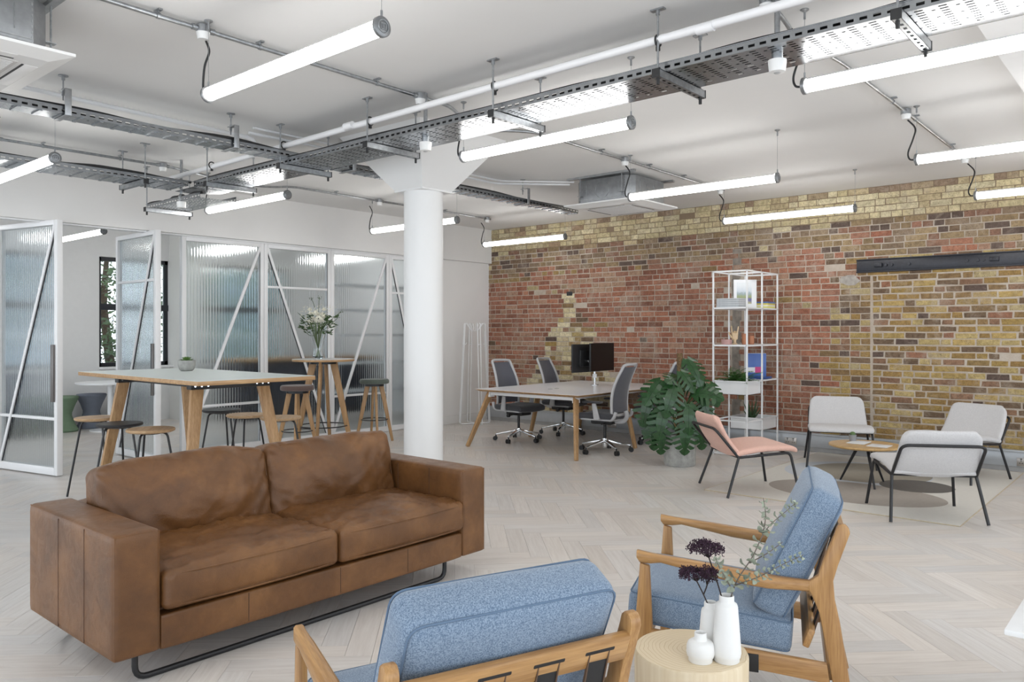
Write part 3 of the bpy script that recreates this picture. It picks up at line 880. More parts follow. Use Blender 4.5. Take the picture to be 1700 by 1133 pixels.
tray('cable_tray', 'short lower mesh cable tray hanging near the glass doors', (3.60, 6.9, 2.66), (0, 1, 0), (1, 0, 0), 1.1, 0.36, cables=1)
# solid corner plate where the trays meet
tag(MB().prism([(3.55, 6.93), (3.91, 6.93), (3.91, 7.1), (3.74, 7.28), (3.55, 7.28)], TZ - 0.004, TZ, 2).build('tray_corner_plate', TRAY, smooth=False), 'smooth steel corner plate where the two cable trays meet', 'plate')

# ---- trapeze hangers: strut bar on two threaded rods ---------------------
def hanger(c, d, W, z, label, group='trapeze hangers of the cable trays'):
    """c = strut centre (x,y), d = unit direction of the strut, rods at +-W/2"""
    t = thing('tray_hanger', label, 'hanger', (c[0], c[1], z), math.atan2(d[1], d[0]), group)
    h = W / 2
    m = MB()
    m.box((-h - 0.02, -0.02, -0.041), (h + 0.02, -0.017, 0)); m.box((-h - 0.02, 0.017, -0.041), (h + 0.02, 0.02, 0))
    m.box((-h - 0.02, -0.02, -0.003), (h + 0.02, 0.02, 0))
    perf(m, (-h - 0.02, -0.02, -0.041), (1, 0, 0), (0, 1, 0), W + 0.04, [0, 0.014, 0.04, 0.054], [0, 0.013, 0.027, 0.04], lambda i, j: i == 1 and j == 1)
    m.build('strut', GALV, t, smooth=False)
    for s in (-1, 1):
        r = MB().cyl((s * h, 0, -0.062), (s * h, 0, CEIL - z), 0.0055, 8).build('threaded_rod', GALV, t)
        f = MB(); f.cbox((s * h, 0, CEIL - z - 0.004), (0.032, 0.075, 0.008)); f.cyl((s * h, 0, CEIL - z - 0.03), (s * h, 0, CEIL - z - 0.006), 0.011, 8)
        f.build('ceiling_foot', GALV, r, smooth=False)
        MB().cyl((s * h, 0, -0.075), (s * h, 0, -0.042), 0.009, 6).build('rod_cap', BLACK_PLASTIC, r, smooth=False)
        MB().cbox((s * (h + 0.021), 0, -0.02), (0.006, 0.044, 0.044)).build('end_cap', BLACK_PLASTIC, t, smooth=False)
for y, lab in ((0.92, 'trapeze hanger at the bright end of the wide tray above the long tube light'), (2.05, 'trapeze hanger of the wide tray between the sofa light and the capital light'),
               (3.18, 'trapeze hanger of the wide tray beside the near conduit elbow'), (4.37, 'trapeze hanger of the wide tray left of the column capital'),
               (5.45, 'trapeze hanger of the wide tray at the narrow tray crossing'), (6.60, 'trapeze hanger of the wide tray at the corner plate')):
    hanger((3.735, y), (1, 0), 0.455, TZ - 0.001, lab)
hanger((3.09, 7.11), (0, 1), 0.45, TZ - 0.004, 'trapeze hanger of the ribbed tray above the open doors')
hanger((1.95, 7.11), (0, 1), 0.45, TZ - 0.004, 'trapeze hanger of the ribbed tray at the left door')
hanger((3.76, 7.85), (1, 0), 0.44, 2.655, 'trapeze hanger carrying the short lower mesh tray')
# side brackets of the narrow tray
for x, lab in ((1.93, 'single rod bracket of the narrow tray near the front air conditioner'), (3.09, 'single rod bracket of the narrow tray near the white pipe'), (4.18, 'single rod bracket of the narrow tray left of the capital'), (5.35, 'single rod bracket of the narrow tray right of the column'), (6.5, 'single rod bracket of the narrow tray beside the rear air conditioner')):
    t = thing('rod_bracket', lab, 'bracket', (x, 5.38, TZ + 0.048), 0, 'rod brackets of the narrow tray')
    m = MB(); m.box((-0.02, -0.006, -0.012), (0.02, 0.0, 0.16)); m.box((-0.02, -0.006, -0.012), (0.02, 0.19, -0.007)); m.box((-0.02, -0.006, 0.155), (0.02, 0.1, 0.16))
    m.build('angle_arm', GALV_DULL, t, bevel=0.002)
    r = MB().cyl((0, 0.08, 0.10), (0, 0.08, CEIL - TZ - 0.048), 0.005, 8).build('threaded_rod', GALV, t)
    MB().lathe([(0.011, -0.03), (0.011, -0.008), (0.03, -0.006), (0.03, 0)], 12, (0, 0.08, CEIL - TZ - 0.048)).build('ceiling_foot', GALV, r)
    MB().cyl((0, 0.08, 0.13), (0, 0.08, 0.175), 0.009, 6).build('nut', GALV, r, smooth=False)

# ---- white drain pipe --------------------------------------------------
PIPE = plain('white_pvc', (0.82, 0.82, 0.83), 0.3, var=0.01)
pz = 2.905
t = thing('drain_pipe', 'white plastic drain pipe slung beside the wide cable tray', 'pipe', (0, 0, 0))
MB().tube([(3.515, 0.3, pz + 0.01), (3.53, 3.2, pz), (3.57, 7.6, pz - 0.015)], 0.0225, 16).build('pipe', PIPE, t)
for y in (1.75, 4.55):
    MB().cyl((3.522, y, pz), (3.522, y + 0.09, pz), 0.0265, 16).build('coupling', PIPE, t)
for y in (2.06, 3.19, 4.38, 5.46, 6.61):
    xx = 3.513 + (y - 0.3) * 0.007
    MB().tube([(xx + 0.028 * math.cos(a), y, pz + 0.028 * math.sin(a)) for a in [k * PI / 10 for k in range(20)]], 0.0055, 6, True).build('clip', BLACK_PLASTIC, t)
    MB().cyl((xx, y, pz - 0.05), (xx, y, pz - 0.028), 0.012, 8).build('clip_foot', BLACK_PLASTIC, t)
MB().tube(fillet([(3.56, 6.0, pz), (3.48, 5.75, pz + 0.02), (3.42, 5.72, pz + 0.075), (3.2, 5.72, pz + 0.075), (0.8, 5.62, pz + 0.085)], 0.08), 0.016, 12).build('branch_pipe', PIPE, t)
MB().cyl((3.50, 5.81, pz + 0.01), (3.555, 5.97, pz), 0.026, 12).build('tee', PIPE, t)
t = thing('thin_pipe', 'thin white pipe running from the tee along the ceiling to the rear air conditioner', 'pipe', (0, 0, 0))
MB().tube(fillet([(3.36, 5.66, 3.0), (6.3, 5.66, 3.015), (6.86, 5.1, 3.015)], 0.1), 0.012, 10).build('pipe', PIPE, t)
MB().tube(fillet([(3.36, 5.60, 3.03), (6.3, 5.60, 3.035), (6.86, 5.04, 3.035)], 0.1), 0.01, 10).build('pipe', PIPE, t)

# ---- steel conduits with saddles and junction boxes ---------------------
CZ = 3.028
def conduit(label, pts, saddles, boxes, r=0.0125):
    t = thing('conduit', label, 'conduit', (0, 0, 0), 0, 'steel conduits on the ceiling')
    MB().tube(fillet(pts, 0.12, 8), r, 10).build('pipe', GALV, t)
    for (x, y) in saddles:
        m = MB(); m.cyl((x - 0.008, y, CZ), (x + 0.008, y, CZ), r + 0.004, 12); m.cbox((x, y, CEIL - 0.006), (0.02, 0.06, 0.008)); m.cyl((x, y, CZ + 0.01), (x, y, CEIL - 0.004), 0.005, 6)
        m.build('saddle', GALV, t)
    for (x, y) in boxes:
        b = MB().lathe([(0, -0.018), (0.036, -0.018), (0.036, 0.02), (0.0, 0.02)], 20, (x, y, CZ)).build('junction_box', GALV, t)
        MB().lathe([(0, -0.055), (0.028, -0.055), (0.036, -0.018), (0, -0.018)], 20, (x, y, CZ)).build('white_cover', WHITE_PLASTIC, b)
        for s in (-1, 1): MB().cyl((x + s * 0.034, y, CZ), (x + s * 0.062, y, CZ), 0.017, 10).build('coupler', GALV, b)
conduit('steel conduit passing over the sofa light and ending in an elbow by the capital', [(0.8, 3.97, CZ), (3.62, 3.99, CZ), (3.98, 4.0, CZ), (4.15, 4.02, CZ - 0.10), (4.3, 4.12, CZ - 0.12), (4.62, 4.12, CZ - 0.02), (4.9, 4.0, CZ), (8.25, 4.02, CZ)],
        [(1.55, 3.97), (1.85, 3.975), (2.43, 3.98), (3.28, 3.985), (5.2, 4.0), (5.87, 4.005), (6.7, 4.01), (7.4, 4.015)], [(2.09, 3.975), (3.66, 3.99), (6.26, 4.01), (8.25, 4.02)])
conduit('steel conduit over the rug running towards the brick wall', [(3.72, 1.56, CZ), (3.95, 1.57, CZ - 0.02), (4.3, 1.58, CZ - 0.12), (4.55, 1.58, CZ - 0.02), (4.85, 1.58, CZ), (8.24, 1.58, CZ)],
        [(5.2, 1.58), (5.9, 1.58), (6.5, 1.58), (7.7, 1.58)], [(3.7, 1.56), (6.24, 1.58), (8.22, 1.58)])
conduit('steel conduit passing above the glass doors', [(0.6, 7.52, CZ), (3.62, 7.53, CZ), (3.9, 7.54, CZ - 0.02), (4.35, 7.54, CZ - 0.07), (4.75, 7.54, CZ - 0.04), (5.0, 7.54, CZ), (8.25, 7.58, CZ)],
        [(2.5, 7.525), (3.15, 7.53), (5.6, 7.545), (6.7, 7.56), (7.4, 7.57)], [(2.13, 7.52), (3.55, 7.53), (6.25, 7.55), (8.24, 7.58)])

# ---- sensors on conduit drops ------------------------------------------
def sensor(x, y, ztop, zb, label):
    t = thing('ceiling_sensor', label, 'sensor', (x, y, zb), 0, 'white sensors on steel drops')
    MB().cyl((0, 0, 0.09), (0, 0, ztop - zb), 0.0135, 12).build('drop_conduit', GALV, t)
    MB().lathe([(0.026, 0.06), (0.026, 0.10), (0.029, 0.102), (0.029, 0.115), (0.022, 0.13), (0.014, 0.135)], 18).build('collar', GALV, t)
    MB().lathe([(0.0, 0.0), (0.022, 0.0), (0.038, 0.004), (0.043, 0.05), (0.043, 0.06), (0, 0.064)], 24).build('housing', WHITE_PLASTIC, t)
    MB().lathe([(0, -0.006), (0.012, -0.004), (0.018, 0.001), (0, 0.002)], 16).build('lens', plain('sensor_lens', (0.4, 0.4, 0.4), 0.3), t)
sensor(3.68, 1.50, CEIL, 2.66, 'white sensor on a steel drop through the bright end of the wide tray')
sensor(3.70, 3.98, CEIL, 2.66, 'white sensor on a steel drop in front of the column capital')
sensor(3.62, 7.30, CEIL, 2.60, 'white sensor on a steel drop beside the tray corner plate')

# ---- cassette air conditioners -----------------------------------------
ACG = plain('zinc_casing', (0.30, 0.31, 0.32), 0.42, 0.75, var=0.12, scale=20)
GRILLE = plain('ac_grille', (0.55, 0.54, 0.53), 0.6, var=0.02)
ACW = plain('ac_white', (0.80, 0.80, 0.79), 0.45, var=0.01)
def aircon(c, label):
    t = thing('air_conditioner', label, 'air conditioner', (*c, 2.75), 0, 'ceiling cassette air conditioners')
    b = 0.36
    MB().prism([(-b + 0.08, -b), (b - 0.08, -b), (b, -b + 0.08), (b, b - 0.08), (b - 0.08, b), (-b + 0.08, b), (-b, b - 0.08), (-b, -b + 0.08)], 0.02, 0.275, 2).build('casing', ACG, t, bevel=0.003)
    for sx, sy in ((-1, 0), (0, -1)):
        m = MB()
        for zz in (0.05, 0.065): 
            if sx: m.box((-b - 0.004, -b + 0.09, zz), (-b, b - 0.09, zz + 0.006))
            else: m.box((-b + 0.09, -b - 0.004, zz), (b - 0.09, -b, zz + 0.006))
        for k in range(9):
            zz = 0.04 + k * 0.027
            if sx: m.box((-b - 0.002, -b + 0.083, zz), (-b + 0.002, -b + 0.089, zz + 0.014))
            else: m.box((b - 0.089, -b - 0.002, zz), (b - 0.083, -b + 0.002, zz + 0.014))
        m.build('pressed_ridge', GALV_DULL, t, smooth=False)
        # knock-out outlines
        P = [(0.085 * math.cos(a), 0.15 + 0.085 * math.sin(a)) for a in [k * PI / 12 for k in range(24)]]
        q = MB().tube([(-b - 0.001, y, z) if sx else (y, -b - 0.001, z) for y, z in P], 0.0025, 5, True)
        for u in (-0.2, 0.2):
            q.tube([(-b - 0.001, u, 0.1), (-b - 0.001, u, 0.22)] if sx else [(u, -b - 0.001, 0.1), (u, -b - 0.001, 0.22)], 0.0025, 5)
        q.build('knockout_outline', GALV, t, smooth=False)
    g = 0.44
    p = MB()
    ring = lambda h, z: [(-h, -h, z), (h, -h, z), (h, h, z), (-h, h, z)]
    p.add(ring(g, 0.022) + ring(g, 0.008) + ring(g - 0.09, -0.018) + ring(g - 0.10, -0.018), [(3, 2, 1, 0)] + [(s + i, s + 4 + i, s + 4 + (i + 1) % 4, s + (i + 1) % 4) for s in (0, 4, 8) for i in range(4)] + [(12, 13, 14, 15)][::1])
    p.build('fascia_panel', ACW, t, smooth=False)
    MB().box((-0.25, -0.25, -0.024), (0.25, 0.25, -0.017)).build('intake_grille', GRILLE, t, bevel=0.004)
    m = MB()
    for k in range(24): m.box((-0.23, -0.235 + k * 0.02, -0.026), (0.23, -0.229 + k * 0.02, -0.0235))
    m.build('grille_rib', ACW, t, smooth=False)
    for s in (-1, 1):
        for ax in (0, 1):
            c0 = [0, 0, -0.0]; 
            o = MB()
            if ax == 0: o.box((s * 0.315 - 0.032, -0.22, -0.02), (s * 0.315 + 0.032, 0.22, -0.012))
            else: o.box((-0.22, s * 0.315 - 0.032, -0.02), (0.22, s * 0.315 + 0.032, -0.012))
            o.build('louvre', ACW, t, bevel=0.003)
            o = MB()
            if ax == 0: o.box((s * 0.278 - 0.005, -0.22, -0.0205), (s * 0.278 + 0.005, 0.22, -0.012))
            else: o.box((-0.22, s * 0.278 - 0.005, -0.0205), (0.22, s * 0.278 + 0.005, -0.012))
            o.build('louvre_slot', BLACK_PLASTIC, t, smooth=False)
    for sx in (-1, 1):
        for sy in (-1, 1):
            x, y = sx * (b + 0.03), sy * (b - 0.10)
            r = MB().cyl((x, y, 0.06), (x, y, CEIL - 2.75), 0.005, 8).build('threaded_rod', GALV, t)
            m = MB(); m.box((min(sx * b, x + sx * 0.02), y - 0.02, 0.10), (max(sx * b, x + sx * 0.02), y + 0.02, 0.106)); m.build('lug', GALV_DULL, r, smooth=False)
    for sx in (-1, 1):
        MB().box((sx * (b + 0.03) - 0.02, -b - 0.06, CEIL - 2.75 - 0.022), (sx * (b + 0.03) + 0.02, b + 0.06, CEIL - 2.75)).build('ceiling_channel', GALV_DULL, t, smooth=False)
aircon((7.18, 4.65), 'grey cassette air conditioner with white panel hung beside the brick wall')
aircon((1.07, 4.55), 'grey cassette air conditioner with white panel hung above the open doors side')
# =================================================================== SOFA
SEAM = plain('dark_leather_seam', (0.055, 0.022, 0.010), 0.6)
def sofa():
    t = thing('leather_sofa', 'tan brown leather two-seat sofa on black sled legs', 'sofa', (2.365, 3.635, 0))
    hx = 1.065; fy, by = -0.465, 0.465         # outer half width, front, back
    aw = 0.19                                  # arm width
    for s in (-1, 1):
        x0, x1 = sorted((s * hx, s * (hx - aw)))
        a = MB().rbox(((x0 + x1) / 2, (fy + by) / 2, 0.37), (aw, by - fy, 0.50), 0.022, 14, (0, 0, 0.003), 0.0).build('arm', LEATHER, t)
        sm = MB(); e = 0.008
        xa, xb = x0 + e, x1 - e
        sm.tube(fillet([(xa, by - e, 0.612), (xa, fy + e, 0.612), (xb, fy + e, 0.612), (xb, by - e, 0.612)], 0.02), 0.0035, 6)
        xo = s * hx - s * 0.004
        for xx in (xa, xb): sm.tube([(xx, fy + e, 0.612), (xx, fy + e, 0.13)], 0.0035, 6)
        sm.build('piping', LEATHER, a)
        for yy in (-0.18, 0.10):
            xs = -hx if s < 0 else hx - aw
            MB().tube([(xs, yy, 0.135), (xs, yy, 0.605)], 0.0018, 5).build('seam', SEAM, a)
    ix = hx - aw
    f = MB(); f.rbox((0, fy + 0.05, 0.19), (2 * ix, 0.085, 0.145), 0.012, 10, (0, 0, 0), 0.0); fr = f.build('front_rail', LEATHER, t)
    for xx in (-0.48, 0.02, 0.46): MB().tube([(xx, fy + 0.0075, 0.13), (xx, fy + 0.0075, 0.255)], 0.0018, 5).build('seam', SEAM, fr)
    MB().box((-ix, fy + 0.08, 0.125), (ix, by - 0.02, 0.27)).build('seat_deck', LEATHER, t, bevel=0.01)
    MB().rbox((0, by - 0.07, 0.365), (2 * ix, 0.14, 0.49), 0.03, 10, (0, 0.004, 0.004), 0.006, 6, 9).build('back_frame', LEATHER, t)
    cw = ix
    for k, s in enumerate((-1, 1)):
        cx = s * cw / 2
        def dent(q, k=k):
            if q.z > 0: 
                q = q + Vector((0, 0, 0.012 * noise.noise(Vector((q.x * 8 + k * 4, q.y * 14, 3))) + 0.013 * (0.5 - abs(noise.noise(Vector((q.x * 15 + 9 * k + q.y * 9, q.y * 20 - q.x * 6, 5)))) * 2) + 0.004 * noise.noise(Vector((q.x * 45 + k, q.y * 40, 5))) - 0.016 * math.exp(-((q.x) ** 2 + (q.y - 0.1) ** 2) / 0.06)))
            return q
        c = MB().rbox((cx, -0.115, 0.362), (cw - 0.008, 0.74, 0.165), 0.032, 44, (0.0, 0.018, 0.045), 0.003, 5, 20 + k, None, dent).build('seat_cushion', LEATHER, t, angle=70)
        h = MB(); w2, d2 = cw / 2 - 0.006, 0.372
        for zz in (0.075, -0.078):
            h.tube(fillet([(cx - w2 + 0.012, -0.115 + d2 * 0.9, 0.362 + zz * 0.9), (cx - w2 + 0.012, -0.115 - d2 + 0.008, 0.362 + zz * 0.84), (cx - w2 * 0.4, -0.115 - d2 - 0.014, 0.362 + zz * 0.86), (cx + w2 * 0.4, -0.115 - d2 - 0.014, 0.362 + zz * 0.86), (cx + w2 - 0.012, -0.115 - d2 + 0.008, 0.362 + zz * 0.84), (cx + w2 - 0.012, -0.115 + d2 * 0.9, 0.362 + zz * 0.9)], 0.05), 0.0035, 6)
        h.build('piping', LEATHER, c)
        def slump(q, k=k):
            u = q.z / 0.24
            q = q + Vector((0, 0, 0.028 * noise.noise(Vector((q.x * 3.3 + 5 * k, 1.0, 0))) * max(0, u)))
            fold = 0.013 * noise.noise(Vector((q.x * 10 + 8 * k + q.z * 8, q.z * 6, 2))) + (0.006 + 0.012 * abs(u)) * (0.45 - abs(noise.noise(Vector((q.x * 13 + 8 * k - q.z * 9 * (1 if q.x > 0 else -1), q.z * 7 + 3 * k, 4)))) * 2) + 0.004 * noise.noise(Vector((q.x * 40, q.z * 30, k)))
            # pinched corners
            pin = (abs(q.x) / (cw / 2)) ** 4
            return q + Vector((0, fold * (1 if q.y < 0 else 0.2), -0.012 * pin * max(0, u)))
        c = MB().rbox((cx * 0.99, 0.235, 0.585), (cw + 0.0, 0.20, 0.42), 0.045, 46, (0.0, 0.07, 0.012), 0.007, 6, 31 + k, rotx(math.radians(-13)), slump).build('back_cushion', LEATHER, t, angle=70)
        R = rotx(math.radians(-13)); h = MB()
        for sy in (-0.085,):
            pts = [R @ Vector((x, sy, z)) + Vector((cx * 0.99, 0.235, 0.585)) for x, z in ((-cw / 2 + 0.02, -0.18), (-cw / 2 + 0.012, 0.14), (-cw / 2 + 0.07, 0.192), (cw / 2 - 0.07, 0.192), (cw / 2 - 0.012, 0.14), (cw / 2 - 0.02, -0.18))]
            h.tube(fillet(pts, 0.05), 0.004, 6)
        h.build('piping', LEATHER, c)
    for yy in (-0.40, 0.36):
        MB().tube(fillet([(-0.955, yy, 0.135), (-0.955, yy, 0.013), (0.79, yy, 0.013), (0.79, yy, 0.135)], 0.07), 0.0125, 10).build('sled_leg', BLACK_METAL, t)
    return t
sofa()

# =================================================================== BLUE ARMCHAIRS
BLUE = fabric('blue_wool', (0.10, 0.15, 0.225), (0.27, 0.345, 0.44), scale=300)
BLUE_SEAM = plain('blue_piping', (0.11, 0.165, 0.245), 0.9)
STRAP = plain('black_webbing', (0.012, 0.011, 0.011), 0.6)
STRAP_E = plain('strap_edge_brown', (0.10, 0.055, 0.03), 0.6)
def armchair(loc, d, label):
    t = thing('armchair', label, 'armchair', loc, face_rz(d), 'pair of blue wool armchairs')
    w = 0.308
    for s in (-1, 1):
        x0, x1 = s * w - 0.0165, s * w + 0.0165
        # rear post: boomerang profile (y, z)
        post = [(-0.462, 0.0), (-0.425, 0.0), (-0.375, 0.2), (-0.352, 0.33), (-0.333, 0.43), (-0.305, 0.497), (-0.29, 0.515), (-0.30, 0.536), (-0.33, 0.56), (-0.348, 0.62), (-0.385, 0.715), (-0.392, 0.738), (-0.405, 0.747), (-0.42, 0.744), (-0.432, 0.732), (-0.434, 0.715), (-0.395, 0.60), (-0.38, 0.545), (-0.385, 0.48), (-0.402, 0.40), (-0.433, 0.2), (-0.475, 0.0)]
        MB().prism(post, x0, x1, 0).build('rear_post', TEAK_Z, t, bevel=0.007)
        leg = [(0.278, 0.0), (0.252, 0.28), (0.264, 0.535), (0.300, 0.545), (0.322, 0.27), (0.312, 0.0)]
        MB().prism(leg, x0 + 0.003, x1 - 0.003, 0).build('front_leg', TEAK_Z, t, bevel=0.006)
        # arm: sculpted bar following the measured profile
        prof = [(0.312, 0.590, 0.560, 0.030), (0.300, 0.588, 0.545, 0.034), (0.26, 0.582, 0.545, 0.038), (0.22, 0.578, 0.552, 0.042), (0.1, 0.569, 0.532, 0.046), (0.0, 0.559, 0.514, 0.052), (-0.10, 0.549, 0.504, 0.060), (-0.16, 0.543, 0.499, 0.060), (-0.2, 0.540, 0.498, 0.048), (-0.26, 0.538, 0.499, 0.036), (-0.31, 0.537, 0.499, 0.031)]
        mb = MB(); n = 8
        for (y, zt, zb, ww) in prof:
            zc, hh = (zt + zb) / 2, (zt - zb) / 2
            for k in range(n):
                a = 2 * PI * k / n + PI / 8
                cx_, sz_ = math.cos(a), math.sin(a)
                px = math.copysign(abs(cx_) ** 0.6, cx_) * ww / 2 * 1.03; pz_ = math.copysign(abs(sz_) ** 0.6, sz_) * hh * 1.03
                mb.v.append((s * w + s * (ww - 0.033) * 0.25 + px, y, zc + pz_))
        fs_ = []
        for i in range(len(prof) - 1):
            for k in range(n): fs_.append((i * n + k, (i + 1) * n + k, (i + 1) * n + (k + 1) % n, i * n + (k + 1) % n))
        fs_ += [tuple(range(n)), tuple(range((len(prof) - 1) * n + n - 1, (len(prof) - 1) * n - 1, -1))]
        mb.f += fs_; mb.c += [None] * len(fs_)
        mb.build('armrest', TEAK_Y, t, angle=50)
        rail = [(0.30, 0.215), (0.30, 0.30), (-0.06, 0.268), (-0.36, 0.250), (-0.37, 0.18), (-0.14, 0.197)]
        sr = MB().prism(rail, s * w - 0.013, s * w + 0.013, 0).build('side_rail', TEAK_Y, t, bevel=0.004)
        for yy in (0.12, -0.10):
            MB().box((s * (w + 0.014) - 0.003, yy - 0.03, 0.19), (s * (w + 0.014) + 0.003, yy + 0.03, 0.255)).build('seat_strap_end', STRAP, sr, bevel=0.002)
    # rails across
    rl = MB(); R = rotx(math.radians(20))
    rl.cbox((0, -0.405, 0.665), (2 * w - 0.02, 0.026, 0.075), rotx(math.radians(22)))
    top = rl.build('back_rail', TEAK_X, t, bevel=0.008)
    MB().cbox((0, -0.30, 0.325), (2 * w - 0.02, 0.024, 0.07), rotx(math.radians(20))).build('lower_back_rail', TEAK_X, t, bevel=0.006)
    MB().cbox((0, 0.285, 0.262), (2 * w - 0.02, 0.024, 0.07)).build('front_rail', TEAK_X, t, bevel=0.006)
    MB().cbox((0, -0.37, 0.215), (2 * w - 0.02, 0.024, 0.06)).build('rear_rail', TEAK_X, t, bevel=0.006)
    for x in (-0.21, -0.07, 0.07, 0.21):
        st = MB().beam((x, -0.421, 0.69), (x, -0.31, 0.31), 0.055, 0.006, up=(0, -1, 0)).build('back_strap', STRAP, t, bevel=0.002)
        e = MB()
        for dx in (-0.028, 0.028): e.beam((x + dx, -0.423, 0.69), (x + dx, -0.312, 0.31), 0.0035, 0.007, up=(0, -1, 0))
        e.build('strap_edge', STRAP_E, st, smooth=False)
        MB().cbox((x, -0.4185, 0.672), (0.085, 0.008, 0.012), rotx(math.radians(22))).build('slot', STRAP, top, bevel=0.003)
    # cushions
    sc = MB().rbox((0, 0.055, 0.338), (2 * w - 0.05, 0.60, 0.125), 0.03, 18, (0.004, 0.008, 0.022), 0.003, 6, 3, rotx(math.radians(5)))
    seat = sc.build('seat_cushion', BLUE, t, angle=70)
    R = rotx(math.radians(5)); C = Vector((0, 0.055, 0.338)); hw, hd = w - 0.025 - 0.006, 0.296
    pp = MB()
    for zz in (0.053, -0.053):
        pp.tube([R @ Vector(p) + C for p in fillet([(-hw, 0, zz), (-hw, hd, zz), (hw, hd, zz), (hw, -hd, zz), (-hw, -hd, zz), (-hw, 0, zz)], 0.03)], 0.003, 6)
    pp.build('piping', BLUE_SEAM, seat)
    A = math.radians(25); Rb = rotx(A); Cb = Vector((0, -0.262, 0.612))
    bc = MB().rbox(Cb, (2 * w - 0.07, 0.135, 0.50), 0.04, 20, (0.004, 0.018, 0.010), 0.004, 5, 8, Rb)
    back = bc.build('back_cushion', BLUE, t, angle=70)
    pp = MB(); hw, hz = w - 0.035 - 0.007, 0.243
    for yy in (0.056, -0.056):
        pp.tube([Rb @ Vector(p) + Cb for p in fillet([(0, yy, -hz), (hw, yy, -hz), (hw, yy, hz), (-hw, yy, hz), (-hw, yy, -hz), (0, yy, -hz)], 0.04)], 0.003, 6)
    pp.build('piping', BLUE_SEAM, back)
    return t
armchair((2.978, 1.42, 0), (-0.37, 0.93), 'blue wool armchair with golden wood frame, seen from its side beside the log table')
armchair((1.474, 1.515, 0), (0.338, 0.94), 'blue wool armchair with golden wood frame and black back straps, facing the sofa')

# =================================================================== LOG TABLE + VASES
def log_mat():
    m, nt, b = new_mat('pale_pine_log')
    v = coords(nt)
    wv = node(nt, 'ShaderNodeTexWave', wave_type='RINGS', rings_direction='Z')
    mp = node(nt, 'ShaderNodeMapping'); mp.inputs['Location'].default_value = (-0.01, 0.015, 0)
    nt.links.new(v, mp.inputs[0]); nt.links.new(mp.outputs[0], wv.inputs['Vector'])
    wv.inputs['Scale'].default_value = 24; wv.inputs['Distortion'].default_value = 5.0; wv.inputs['Detail'].default_value = 2; wv.inputs['Detail Scale'].default_value = 0.6
    rings = ramp(nt, wv.outputs['Fac'], [(0.0, (0.66, 0.54, 0.37)), (0.6, (0.70, 0.59, 0.42)), (1.0, (0.58, 0.45, 0.28))])
    v2 = coords(nt, 'Object', (30, 30, 1.5))
    side = ramp(nt, noise_tex(nt, v2, 1.6, 5), [(0.3, (0.62, 0.49, 0.31)), (0.7, (0.73, 0.62, 0.45))])
    g = node(nt, 'ShaderNodeNewGeometry'); sx = node(nt, 'ShaderNodeSeparateXYZ')
    nt.links.new(g.outputs['Normal'], sx.inputs[0])
    gt = node(nt, 'ShaderNodeMath', operation='GREATER_THAN'); gt.inputs[1].default_value = 0.8
    nt.links.new(sx.outputs['Z'], gt.inputs[0])
    nt.links.new(mixc(nt, gt.outputs[0], side, rings), b.inputs['Base Color'])
    b.inputs['Roughness'].default_value = 0.5
    return m
lg = MB().lathe([(0, 0), (0.168, 0), (0.172, 0.004), (0.176, 0.41), (0.172, 0.418), (0.166, 0.42), (0, 0.42)], 64).build('log_table', log_mat())
lg.location = (2.243, 1.193, 0)
tag(lg, 'pale peeled log side table with visible growth rings', 'table')
PORC = plain('matt_white_porcelain', (0.80, 0.795, 0.775), 0.55, var=0.01)
def vase(loc, prof, label):
    o = MB().lathe(prof, 36).build('vase', PORC); o.location = loc
    return tag(o, label, 'vase', 'white porcelain vases on the log')
vase((2.236, 1.069, 0.42), [(0, 0), (0.037, 0), (0.0385, 0.002), (0.0385, 0.011), (0.041, 0.014), (0.0435, 0.026), (0.042, 0.05), (0.0335, 0.165), (0.031, 0.173), (0.024, 0.178), (0.0225, 0.181), (0.0225, 0.196), (0.021, 0.199), (0.019, 0.196), (0.019, 0.175), (0.026, 0.16), (0.026, 0.1)], 'tallest matt white vase holding eucalyptus and a dark flower stem')
vase((2.272, 1.140, 0.42), [(0, 0), (0.032, 0), (0.0335, 0.002), (0.0335, 0.01), (0.037, 0.02), (0.035, 0.05), (0.029, 0.122), (0.027, 0.130), (0.021, 0.135), (0.020, 0.138), (0.020, 0.150), (0.0185, 0.153), (0.0165, 0.150), (0.0165, 0.135), (0.022, 0.12), (0.022, 0.08)], 'middle-sized matt white vase holding one dark flower stem')
vase((2.182, 1.128, 0.42), [(0, 0), (0.0345, 0), (0.036, 0.002), (0.036, 0.010), (0.040, 0.016), (0.0425, 0.026), (0.0415, 0.045), (0.038, 0.056), (0.032, 0.061), (0.021, 0.064), (0.0185, 0.068), (0.0185, 0.084), (0.017, 0.087), (0.015, 0.084), (0.015, 0.066), (0.03, 0.05), (0.03, 0.03)], 'small squat empty white vase at the log edge')
